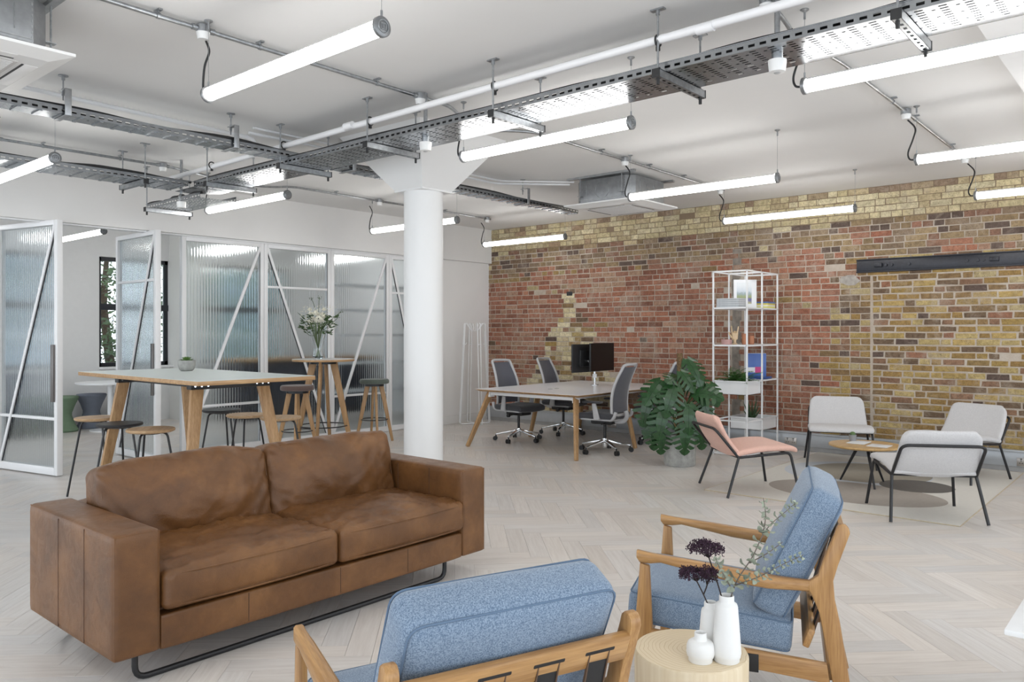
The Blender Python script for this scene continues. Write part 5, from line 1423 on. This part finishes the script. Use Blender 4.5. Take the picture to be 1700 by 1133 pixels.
# =================================================================== MONSTERA
def monstera_leaf(seed):
    rr = random.Random(seed); mb = MB()
    prof = lambda u: math.sin(min(1, u * 1.02) ** 0.72 * PI) * 0.46 + 0.02
    def bend(x, y): return Vector((x, y, -0.38 * (y - 0.05) ** 2 - 0.55 * x * x + 0.05 * abs(x)))
    n = 5 + seed % 2; vs_ = []; fs_ = []
    def addq(pts):
        o = len(vs_); vs_.extend(bend(*p) for p in pts); fs_.append(tuple(range(o, o + len(pts))))
    for s in (-1, 1):
        for k in range(n):
            u0, u1 = k / n, (k + 1) / n
            y0, y1 = u0 - 0.06, u1 - 0.06
            w0, w1 = prof(u0 * 0.96 + 0.02), prof(u1 * 0.96 + 0.02)
            inn = 0.40
            a0, a1 = (s * w0 * inn, y0 + 0.05 * inn), (s * w1 * inn, y1 + 0.05 * inn)
            q = [(0, y0), a0, a1, (0, y1)]
            addq(q if s < 0 else q[::-1])
            g = 0.30 if 0 < k < n - 1 else 0.05
            lift = 0.10
            b0 = (s * w0 * 1.0 if k else s * w0, y0 + lift * (1 if k else -1.1) + (y1 - y0) * g)
            b1 = (s * w1 * 1.0, y1 + lift * 0.9 - (y1 - y0) * g * 0.6)
            m0 = (a0[0], a0[1] + (a1[1] - a0[1]) * g * 0.9); m1 = (a1[0], a1[1] - (a1[1] - a0[1]) * g * 0.5)
            mid = (s * (w0 + w1) / 2 * 1.12, (b0[1] + b1[1]) / 2 + 0.012)
            if k == n - 1: b1 = (0.0, 1.02); mid = (s * w0 * 0.55, 0.97); m1 = (0, y1)
            q = [m0, b0, mid, b1, m1]
            addq(q if s < 0 else q[::-1])
    K = len(vs_)
    vs2 = [p + Vector((0, 0, -0.006)) for p in vs_]
    mb.add(vs_ + vs2, fs_ + [tuple(i + K for i in f[::-1]) for f in fs_])
    rib = [bend(0, -0.06 + 1.06 * i / 6) + Vector((0, 0, 0.006)) for i in range(7)]
    mb.tube(rib, 0.008, 5)
    return mb.mesh('leaf', LEAF_DARK, smooth=True, angle=50)
t = thing('monstera_plant', 'large potted monstera with split leaves in a concrete pot', 'plant', (7.50, 4.12, 0))
MB().lathe([(0, 0), (0.155, 0), (0.165, 0.012), (0.17, 0.33), (0.166, 0.335), (0.155, 0.333), (0.152, 0.29), (0, 0.29)], 40).build('pot', CONCRETE, t)
MB().lathe([(0, 0.285), (0.152, 0.29), (0.1, 0.305), (0, 0.31)], 24).build('soil', plain('dark_soil', (0.03, 0.02, 0.014), 0.95), t)
MB().tube([(0, 0, 0.28), (0.01, 0, 0.7), (0.0, 0, 1.19)], 0.032, 12).build('moss_pole', plain('coir_pole', (0.15, 0.095, 0.045), 0.95, var=0.5, scale=60, bmp=0.8, bscale=80), t)
PET = plain('petiole_green', (0.06, 0.13, 0.03), 0.5)
leaf_meshes = [monstera_leaf(s) for s in range(3)]
# (right, toward viewer, height, size, yaw of the tip in the picture plane, droop)
rr = random.Random(21)
spots = [(-0.22, 0.10, 0.90, 0.30, 200, 35), (0.08, 0.02, 1.12, 0.30, -40, 40), (-0.02, 0.16, 1.00, 0.24, -20, 40), (0.18, 0.0, 0.95, 0.28, -35, 50), (-0.10, 0.22, 0.85, 0.32, 235, 55),
         (-0.33, 0.02, 0.72, 0.30, 215, 62), (0.13, 0.16, 0.78, 0.28, 35, 10), (0.22, 0.1, 0.74, 0.24, -60, 55), (-0.20, 0.18, 0.62, 0.32, 240, 62), (0.04, 0.24, 0.66, 0.30, 275, 60),
         (0.00, 0.26, 0.46, 0.30, 262, 72), (-0.28, 0.10, 0.44, 0.26, 255, 75), (-0.22, 0.16, 0.38, 0.24, 268, 80), (0.26, 0.05, 0.60, 0.26, -45, 60), (0.20, 0.10, 0.45, 0.26, 280, 70),
         (-0.12, -0.12, 0.80, 0.28, 160, 30), (0.10, -0.15, 0.85, 0.28, 20, 30), (-0.02, 0.05, 0.95, 0.26, 120, 15), (-0.25, -0.05, 0.55, 0.26, 190, 50), (0.22, -0.10, 0.62, 0.28, -10, 45),
         (0.14, 0.2, 0.55, 0.24, 300, 60), (0.32, 0.02, 0.86, 0.24, -30, 55)]
base_m = Matrix(((RGT.x, -FWD.x, 0), (RGT.y, -FWD.y, 0), (0, 0, 1)))     # columns: right, toward viewer, up (plant faces the seating area)
for k, (r, f, z, sz, yaw, droop) in enumerate(spots):
    p = base_m @ Vector((r, f, 0)) + Vector((0, 0, z))
    a = math.radians(yaw + rr.uniform(-12, 12)); dr = math.radians(droop)
    # direction the tip points to: horizontal heading (in right/viewer plane) sinking by droop
    hor = base_m @ Vector((math.cos(a), 0.55 + 0.25 * rr.random(), 0)).normalized()
    tip = (hor * math.cos(dr) + Vector((0, 0, math.sin(a) * 0.35)) * math.cos(dr) - Vector((0, 0, math.sin(dr)))).normalized()
    nrm = base_m @ Vector((0.25 * math.cos(a), 1.0, 0.7)); nrm = (nrm - tip * nrm.dot(tip)).normalized()
    side = tip.cross(nrm).normalized()
    Mx = Matrix((side, tip, nrm)).transposed().to_4x4() @ Matrix.Scale(sz, 4)
    o = bpy.data.objects.new('leaf', leaf_meshes[k % 3]); COL.objects.link(o); o.parent = t
    o.matrix_local = Matrix.Translation(p) @ Mx
    z0 = max(0.3, z - 0.28 - 0.1 * rr.random())
    pt = MB().tube(smooth_path([(0.01 * rr.uniform(-1, 1), 0, z0), (p.x * 0.45, p.y * 0.45, (z0 + z) / 2 + 0.07), p], 5), 0.006, 6)
    pt.build('petiole', PET, t)

# =================================================================== WHITE SHELF TOWER
sx0, sx1, sy0, sy1, sh = 8.43, 9.29, 3.785, 4.195, 2.12
t = thing('shelf_tower', 'tall open shelf tower of thin white square tube', 'shelf', ((sx0 + sx1) / 2, (sy0 + sy1) / 2, 0))
hx, hy, r = (sx1 - sx0) / 2, (sy1 - sy0) / 2, 0.008
for x in (-hx, -0.02, hx):
    for y in (-hy, hy): MB().box((x - r, y - r, 0), (x + r, y + r, sh)).build('post', WHITE_METAL, t, smooth=False)
for z in (0.02, 0.40, 0.85, 1.26, 1.69, sh - 0.008):
    for y in (-hy, hy): MB().box((-hx, y - r, z - r), (hx, y + r, z + r)).build('side_bar', WHITE_METAL, t, smooth=False)
    for x in (-hx, -0.02, hx): MB().box((x - r, -hy, z - r), (x + r, hy, z + r)).build('cross_bar', WHITE_METAL, t, smooth=False)
MB().box((-hx, -hy, 1.685), (hx, hy, 1.70)).build('shelf_board', WHITE_METAL, t, smooth=False)
MB().box((-hx, -hy, 1.255), (hx, hy, 1.27)).build('shelf_board', WHITE_METAL, t, smooth=False)
MB().box((-0.02, -hy, 0.845), (hx, hy, 0.858)).build('shelf_board', WHITE_METAL, t, smooth=False)
SXC, SYC = (sx0 + sx1) / 2, (sy0 + sy1) / 2
def planter(x0, x1, z0, z1, label):
    p = thing('planter_box', label, 'planter', ((x0 + x1) / 2, SYC, z0), 0, 'white planter boxes in the shelf tower')
    h, d, w, zz = (x1 - x0) / 2 - 0.012, hy - 0.012, 0.004, z1 - z0
    for a, b in (((-h, -d, 0), (h, -d + w, zz)), ((-h, d - w, 0), (h, d, zz)), ((-h, -d, 0), (-h + w, d, zz)), ((h - w, -d, 0), (h, d, zz))): MB().box(a, b).build('panel', WHITE_METAL, p, smooth=False)
    MB().box((-h, -d, 0), (h, d, 0.004)).build('bottom', WHITE_METAL, p, smooth=False)
    MB().box((-h + w, -d + w, 0.004), (h - w, d - w, zz - 0.05)).build('soil', plain('dark_soil', (0.03, 0.02, 0.014), 0.95), p, smooth=False)
planter(sx0, SXC - 0.02, 0.70, 0.855, 'white metal planter box holding the fern')
planter(SXC - 0.02, sx1, 0.265, 0.405, 'white metal planter box holding the aloe near the floor')
# fern
fx = (sx0 + SXC) / 2
t = thing('fern', 'bushy green fern spilling over the upper planter box', 'plant', (fx, SYC, 0.80))
FERN = plain('fern_green', (0.045, 0.13, 0.025), 0.5, var=0.5, scale=25)
rr = random.Random(33)
for k in range(46):
    a = rr.uniform(0, 2 * PI); L = rr.uniform(0.19, 0.34); el = rr.uniform(0.6, 1.4); d = Vector((math.cos(a), math.sin(a), 0)); s = Vector((-d.y, d.x, 0))
    b = Vector((rr.uniform(-0.1, 0.1), rr.uniform(-0.1, 0.1), 0)); m = MB(); n = 12; prev = b
    pts = []
    for i in range(n + 1):
        u = i / n
        pts.append(b + d * (L * u * math.cos(el) + 0.35 * L * u * u) + Vector((0, 0, L * (math.sin(el) * u * 1.2 - 0.55 * u * u))))
    m.tube(pts, 0.0016, 4)
    for i in range(2, n):
        w = 0.045 * math.sin(PI * (i / n) ** 0.8) + 0.006; dd = (pts[i + 1] - pts[i - 1]).normalized()
        for q in (-1, 1):
            tip = pts[i] + s * q * w + dd * 0.012 - Vector((0, 0, 0.008)); e = dd * 0.008
            m.add([pts[i] - e, pts[i] + e, tip], [(0, 1, 2)])
    m.build('frond', FERN, t, smooth=False)
# aloe
t = thing('aloe', 'spiky dark green aloe in the low planter box', 'plant', (SXC + 0.16, SYC, 0.355))
for k in range(11):
    a = k * 2.4; el = 0.75 + 0.06 * k; L = 0.16 + 0.012 * k
    d = Vector((math.cos(a) * math.cos(el), math.sin(a) * math.cos(el), math.sin(el)))
    MB().tube([Vector((0, 0, 0)), d * L * 0.5, d * L + Vector((0, 0, 0.02))], [0.013, 0.010, 0.001], 6).build('leaf', plain('aloe_green', (0.05, 0.10, 0.045), 0.4, var=0.3), t)
# things on the shelves
def slab(name, lo, hi, mat, label, cat, group=None):
    c = [(lo[i] + hi[i]) / 2 for i in range(3)]; c[2] = lo[2]
    o = MB().box([lo[i] - c[i] for i in range(3)], [hi[i] - c[i] for i in range(3)]).build(name, mat, bevel=0.0015); o.location = c
    return tag(o, label, cat, group)
MAG = [plain('magazine_white', (0.66, 0.68, 0.70), 0.5, var=0.08, scale=60), plain('magazine_grey', (0.48, 0.51, 0.54), 0.5, var=0.1, scale=60)]
rr = random.Random(2)
ORD = ('lowest', 'second', 'third', 'fourth', 'fifth', 'sixth', 'seventh', 'eighth', 'topmost')
for k in range(9):
    j = rr.uniform(-0.006, 0.006)
    slab('magazine', (8.46 + j, 3.90 + j, 1.702 + k * 0.0115), (8.68 + j, 4.17 + j, 1.7125 + k * 0.0115), MAG[k % 2], ('%s pale magazine from the bottom of the flat stack on the top shelf' % ORD[k]) if 0 < k < 8 else '%s pale magazine of the flat stack on the top shelf' % ORD[k], 'magazine', 'magazine stack on the top shelf')
for k, (c, lab) in enumerate((((0.75, 0.72, 0.2), 'yellow book at the bottom of the small flat pile'), ((0.85, 0.83, 0.72), 'cream book in the small flat pile'), ((0.7, 0.6, 0.12), 'mustard book in the small flat pile'), ((0.09, 0.16, 0.40), 'dark blue book on top of the small flat pile'))):
    slab('book', (9.02, 3.80, 1.702 + k * 0.019), (9.26, 3.99 - 0.01 * k, 1.720 + k * 0.019), plain('book_cover_%d' % k, c, 0.4, var=0.03), lab, 'book', 'flat book pile on the top shelf')
# standing open art book with a printed landscape
def picture_mat():
    m, nt, b = new_mat('printed_landscape'); g = node(nt, 'ShaderNodeTexCoord'); sp = node(nt, 'ShaderNodeSeparateXYZ'); nt.links.new(g.outputs['Generated'], sp.inputs[0])
    n = noise_tex(nt, coords(nt, 'Generated', (6, 6, 6)), 2.0, 5); ad = node(nt, 'ShaderNodeMath', operation='MULTIPLY_ADD'); nt.links.new(n, ad.inputs[0]); ad.inputs[1].default_value = 0.28; nt.links.new(sp.outputs['Z'], ad.inputs[2])
    nt.links.new(ramp(nt, ad.outputs[0], [(0.1, (0.55, 0.53, 0.2)), (0.3, (0.14, 0.13, 0.30)), (0.38, (0.14, 0.13, 0.30)), (0.42, (0.30, 0.34, 0.10)), (0.62, (0.33, 0.40, 0.42)), (0.72, (0.6, 0.65, 0.7)), (1.0, (0.75, 0.78, 0.8))]), b.inputs['Base Color'])
    b.inputs['Roughness'].default_value = 0.4; return m
t = thing('art_book', 'large white art book with a landscape print standing on the top shelf', 'book', (8.86, 4.0, 1.702), math.radians(40.8 - 90))
MB().box((-0.135, 0.0, 0), (0.135, 0.02, 0.335)).build('cover', plain('art_book_white', (0.82, 0.83, 0.85), 0.4, var=0.01), t, bevel=0.002)
MB().box((-0.10, -0.002, 0.05), (0.075, 0.0, 0.30)).build('printed_plate', picture_mat(), t, smooth=False)
# wooden hand model: palm and five fingers
HANDW = wood('pale_hand_wood', (0.62, 0.45, 0.26), (0.78, 0.62, 0.42), 2, 0.45, 20)
t = thing('hand_model', 'pale wooden hand model with raised fingers on the middle shelf', 'hand model', (8.62, 4.02, 1.272), math.radians(40.8 - 90))
MB().lathe([(0, 0), (0.03, 0), (0.03, 0.012), (0.018, 0.018), (0, 0.018)], 20).build('base', HANDW, t)
mb = MB()
mb.lathe([(0.016, 0.015), (0.018, 0.05), (0.02, 0.06)], 14)
mb.rbox((0, 0, 0.098), (0.075, 0.026, 0.085), 0.012, 8, (0.0, 0.004, 0.004), 0, 1, 0, None, lambda q: Vector((q.x * (1 + 2.2 * q.z) , q.y, q.z)))
mb.build('palm', HANDW, t)
for x, L, lean, curl in ((-0.030, 0.088, -0.10, 0.0), (-0.010, 0.062, -0.02, 0.75), (0.010, 0.058, 0.03, 0.8), (0.030, 0.082, 0.13, 0.05)):
    pts = [Vector((x, 0, 0.13))]; ang = 0.0
    for seg_ in (0.42, 0.33, 0.25):
        ang += curl
        pts.append(pts[-1] + Vector((lean, -math.sin(ang), math.cos(ang))).normalized() * L * seg_)
    MB().tube(smooth_path(pts, 3), [0.0085, 0.0083, 0.0082, 0.0086, 0.0078, 0.0077, 0.008, 0.0072, 0.0068, 0.005], 10).build('finger', HANDW, t)
MB().tube(smooth_path([(-0.028, -0.004, 0.075), (-0.052, -0.010, 0.098), (-0.066, -0.012, 0.122), (-0.070, -0.010, 0.145)], 3), [0.0105, 0.0105, 0.0098, 0.0095, 0.0092, 0.009, 0.0088, 0.008, 0.0074, 0.0055], 10).build('thumb', HANDW, t)
o = MB().lathe([(0, 0), (0.095, 0), (0.098, 0.004), (0.098, 0.055), (0.094, 0.058), (0.09, 0.054), (0.088, 0.01), (0, 0.01)], 36).build('trinket_dish', plain('dusty_pink', (0.50, 0.30, 0.28), 0.6)); o.location = (8.58, 4.10, 1.272); 
tag(o, 'shallow dusty pink dish on the middle shelf', 'dish')
o.location = (8.49, 4.06, 1.272); o.scale = (0.6, 0.6, 1.0)
for k, (x, y, h, lab) in enumerate(((8.70, 3.93, 0.125, 'tall terracotta cup beside the wooden hand'), (8.80, 3.90, 0.10, 'short terracotta cup behind the shelf post'))):
    o = MB().lathe([(0, 0), (0.03, 0), (0.034, 0.004), (0.036, h), (0.033, h), (0.031, 0.008), (0, 0.008)], 24).build('cup', plain('terracotta', (0.45, 0.19, 0.10), 0.6, var=0.08)); o.location = (x, y, 1.272)
    tag(o, lab, 'cup', 'terracotta cups on the middle shelf')
t = thing('blue_book', 'blue hardback book with a pink print standing on the lower shelf', 'book', (9.0, 3.92, 0.86), math.radians(40.8 - 90))
MB().box((-0.115, 0.0, 0), (0.115, 0.03, 0.30)).build('cover', plain('cobalt_cover', (0.055, 0.13, 0.42), 0.35, var=0.05), t, bevel=0.002)
MB().box((-0.113, 0.002, 0.298), (0.113, 0.028, 0.303)).build('pages', plain('paper', (0.8, 0.8, 0.78), 0.7), t, smooth=False)
MB().box((-0.02, -0.002, 0.07), (0.05, 0.0, 0.14)).build('pink_print', plain('magenta_print', (0.55, 0.03, 0.20), 0.4), t, smooth=False)
MB().box((-0.115, -0.002, 0.075), (-0.02, 0.0, 0.135)).build('white_print', plain('print_white', (0.75, 0.75, 0.78), 0.4), t, smooth=False)
slab('book', (8.94, 3.80, 0.86), (9.16, 3.90, 0.885), plain('book_navy', (0.04, 0.09, 0.3), 0.4), 'navy book lying in front of the blue hardback', 'book')

# =================================================================== LOUNGE CHAIRS
GREYF = fabric('pale_grey_wool', (0.50, 0.49, 0.49), (0.66, 0.65, 0.65), scale=380, sheen=0.15)
PINKF = fabric('blush_wool', (0.66, 0.39, 0.315), (0.80, 0.53, 0.44), scale=380, sheen=0.15)
def lounge(loc, d, label, mat):
    t = thing('lounge_chair', label, 'chair', loc, face_rz(d), 'low lounge chairs around the rug')
    # frame: each side one bent tube; kink at seat level
    for s in (-1, 1):
        MB().tube(fillet([(s * 0.295, -0.20, 0.335), (s * 0.335, -0.315, 0.0)], 0.01), 0.0118, 10).build('rear_leg', BLACK_METAL, t)
        MB().tube(fillet([(s * 0.295, -0.20, 0.335), (s * 0.295, 0.265, 0.372), (s * 0.335, 0.335, 0.0)], 0.045, 6), 0.0118, 10).build('front_leg', BLACK_METAL, t)
    MB().tube(fillet([(-0.295, -0.20, 0.335), (-0.285, -0.408, 0.585), (0.285, -0.408, 0.585), (0.295, -0.20, 0.335)], 0.055, 6), 0.0118, 10).build('back_rail', BLACK_METAL, t)
    MB().tube([(-0.295, -0.20, 0.335), (0.295, -0.20, 0.335)], 0.009, 8).build('cross_bar', BLACK_METAL, t)
    MB().tube([(-0.295, 0.245, 0.365), (0.295, 0.245, 0.365)], 0.009, 8).build('cross_bar', BLACK_METAL, t)
    def sd(q):
        return q + Vector((q.x * (0.03 * (1 if q.y > 0 else 0)), 0, 0.02 * math.sin((q.y + 0.27) / 0.54 * PI) - 0.035 * max(0, (q.y - 0.2) / 0.08) ** 2 * 0.5))
    MB().rbox((0, 0.05, 0.385), (0.61, 0.56, 0.05), 0.024, 16, (0.004, 0.01, 0.004), 0.0, 1, 0, rotx(math.radians(4.5)), sd).build('seat', mat, t, angle=60)
    def bd(q):
        u = (q.z + 0.2) / 0.4
        cx_, cz_ = max(0, abs(q.x) / 0.3 - 0.72) / 0.28, max(0, abs(q.z) / 0.205 - 0.62) / 0.38
        kk = 1 - 0.055 * min(1, cx_) ** 2 * min(1, cz_) ** 2 * 2
        return Vector((q.x * kk * (1 - 0.10 * u), q.y - 0.025 * math.sin(u * PI) + 0.02 * (q.x / 0.3) ** 2, q.z * kk))
    MB().rbox((0, -0.292, 0.505), (0.60, 0.042, 0.41), 0.02, 16, (0.006, 0.004, 0.01), 0.0, 1, 0, rotx(math.radians(31)), bd).build('backrest', mat, t, angle=60)
    MB().tube([(0, -0.245, 0.425), (0, -0.298, 0.50), (0, -0.345, 0.58), (0, -0.392, 0.66)], 0.0015, 5).build('seam', mat, t)
    return t
lounge((6.717, 3.02, 0.003), (0.74, -0.67), 'blush pink low lounge chair with black tube frame beside the potted plant', PINKF)
lounge((8.65, 2.85, 0.006), (-0.93, -0.38), 'pale grey low lounge chair standing against the brick wall by the shelf tower', GREYF)
lounge((6.70, 1.565, 0.006), (0.855, 0.52), 'pale grey low lounge chair turned away, its back rail showing', GREYF)
lounge((8.64, 1.73, 0.006), (-0.94, 0.34), 'pale grey low lounge chair at the rug end below the iron beam', GREYF)

# =================================================================== COFFEE TABLE
t = thing('coffee_table', 'small round oak coffee table with black legs on the rug', 'table', (7.66, 2.29, 0.006))
MB().lathe([(0, 0.342), (0.28, 0.342), (0.312, 0.352), (0.315, 0.362), (0.31, 0.370), (0, 0.371)], 44).build('table_top', wood('honey_oak_top', (0.45, 0.28, 0.11), (0.62, 0.42, 0.20), 0, 0.35, 10), t)
for a in (74, -22, 215):
    c, s = math.cos(math.radians(a)), math.sin(math.radians(a))
    MB().tube([(0.07 * c, 0.07 * s, 0.345), (0.255 * c, 0.255 * s, 0.0)], [0.016, 0.009], 10).build('leg', BLACK_METAL, t)
MB().lathe([(0, 0.325), (0.1, 0.325), (0.1, 0.343), (0, 0.343)], 20).build('mount_plate', BLACK_METAL, t)
t = thing('potted_cactus', 'tiny round cactus in a small grey pot on the coffee table', 'plant', (7.79, 2.44, 0.377))
MB().lathe([(0, 0), (0.028, 0), (0.035, 0.062), (0.032, 0.062), (0.03, 0.05), (0, 0.05)], 24).build('pot', plain('grey_pot', (0.27, 0.27, 0.275), 0.8), t)
MB().lathe([(0, 0.045), (0.02, 0.05), (0.026, 0.065), (0.022, 0.082), (0.01, 0.09), (0, 0.091)], 12).build('cactus', plain('cactus_green', (0.10, 0.17, 0.06), 0.7, var=0.4, scale=80), t)
slab('magazine', (7.60, 2.28, 0.377), (7.82, 2.44, 0.383), MAG[0], 'white magazine lying on the coffee table', 'magazine')
slab('magazine', (7.52, 2.06, 0.377), (7.70, 2.24, 0.382), plain('magazine_pale', (0.72, 0.73, 0.75), 0.4), 'thin pale booklet on the coffee table edge', 'magazine')

# =================================================================== RUG
def rug_mat():
    m, nt, b = new_mat('rug_wool_circles')
    v = coords(nt, 'World'); col = None
    n = noise_tex(nt, coords(nt, 'World', (60, 6, 1)), 4.0, 4)
    base = ramp(nt, n, [(0.3, (0.60, 0.58, 0.535)), (0.7, (0.68, 0.66, 0.615))])
    sp = node(nt, 'ShaderNodeSeparateXYZ'); nt.links.new(v, sp.inputs[0])
    col = base
    for cx_, cy_, rad, c in ((8.22, 2.54, (0.68, 0.68), (0.55, 0.58, 0.62)), (7.20, 2.25, (0.47, 0.74), (0.37, 0.335, 0.30)), (8.30, 2.45, (0.57, 0.57), (0.34, 0.31, 0.26)), (7.86, 1.90, (0.31, 0.31), (0.145, 0.135, 0.125))):
        dxn = node(nt, 'ShaderNodeMath', operation='SUBTRACT'); nt.links.new(sp.outputs[0], dxn.inputs[0]); dxn.inputs[1].default_value = cx_
        dyn = node(nt, 'ShaderNodeMath', operation='SUBTRACT'); nt.links.new(sp.outputs[1], dyn.inputs[0]); dyn.inputs[1].default_value = cy_
        cb = node(nt, 'ShaderNodeCombineXYZ'); dx2 = node(nt, 'ShaderNodeMath', operation='DIVIDE'); nt.links.new(dxn.outputs[0], dx2.inputs[0]); dx2.inputs[1].default_value = rad[0]; dy2 = node(nt, 'ShaderNodeMath', operation='DIVIDE'); nt.links.new(dyn.outputs[0], dy2.inputs[0]); dy2.inputs[1].default_value = rad[1]; nt.links.new(dx2.outputs[0], cb.inputs[0]); nt.links.new(dy2.outputs[0], cb.inputs[1])
        ln = node(nt, 'ShaderNodeVectorMath', operation='LENGTH'); nt.links.new(cb.outputs[0], ln.inputs[0])
        lt = node(nt, 'ShaderNodeMath', operation='LESS_THAN'); nt.links.new(ln.outputs['Value'], lt.inputs[0]); lt.inputs[1].default_value = 1.0
        shade = mixc(nt, 1.0, c, ramp(nt, n, [(0.3, (0.88, 0.88, 0.88)), (0.7, (1.1, 1.1, 1.1))]), 'MULTIPLY')
        col = mixc(nt, lt.outputs[0], col, shade)
    nt.links.new(col, b.inputs['Base Color']); b.inputs['Roughness'].default_value = 0.9; b.inputs['Specular IOR Level'].default_value = 0.2
    bump(nt, b, noise_tex(nt, coords(nt, 'World'), 260, 2), 0.3, 0.002)
    return m
rg_ = thing('rug', 'pale rug with overlapping grey and brown circles under the lounge chairs', 'rug', (7.88, 2.285, 0))
MB().box((-1.43, -1.015, 0.0005), (1.43, 1.015, 0.006)).build('pile', rug_mat(), rg_, smooth=False)
m = MB().tube(fillet([(-1.43, -1.015, 0.004), (1.43, -1.015, 0.004), (1.43, 1.015, 0.004), (-1.43, 1.015, 0.004), (-1.43, -1.01, 0.004)], 0.01), 0.004, 6)
m.build('binding', plain('rug_binding', (0.50, 0.42, 0.30), 0.9), rg_)
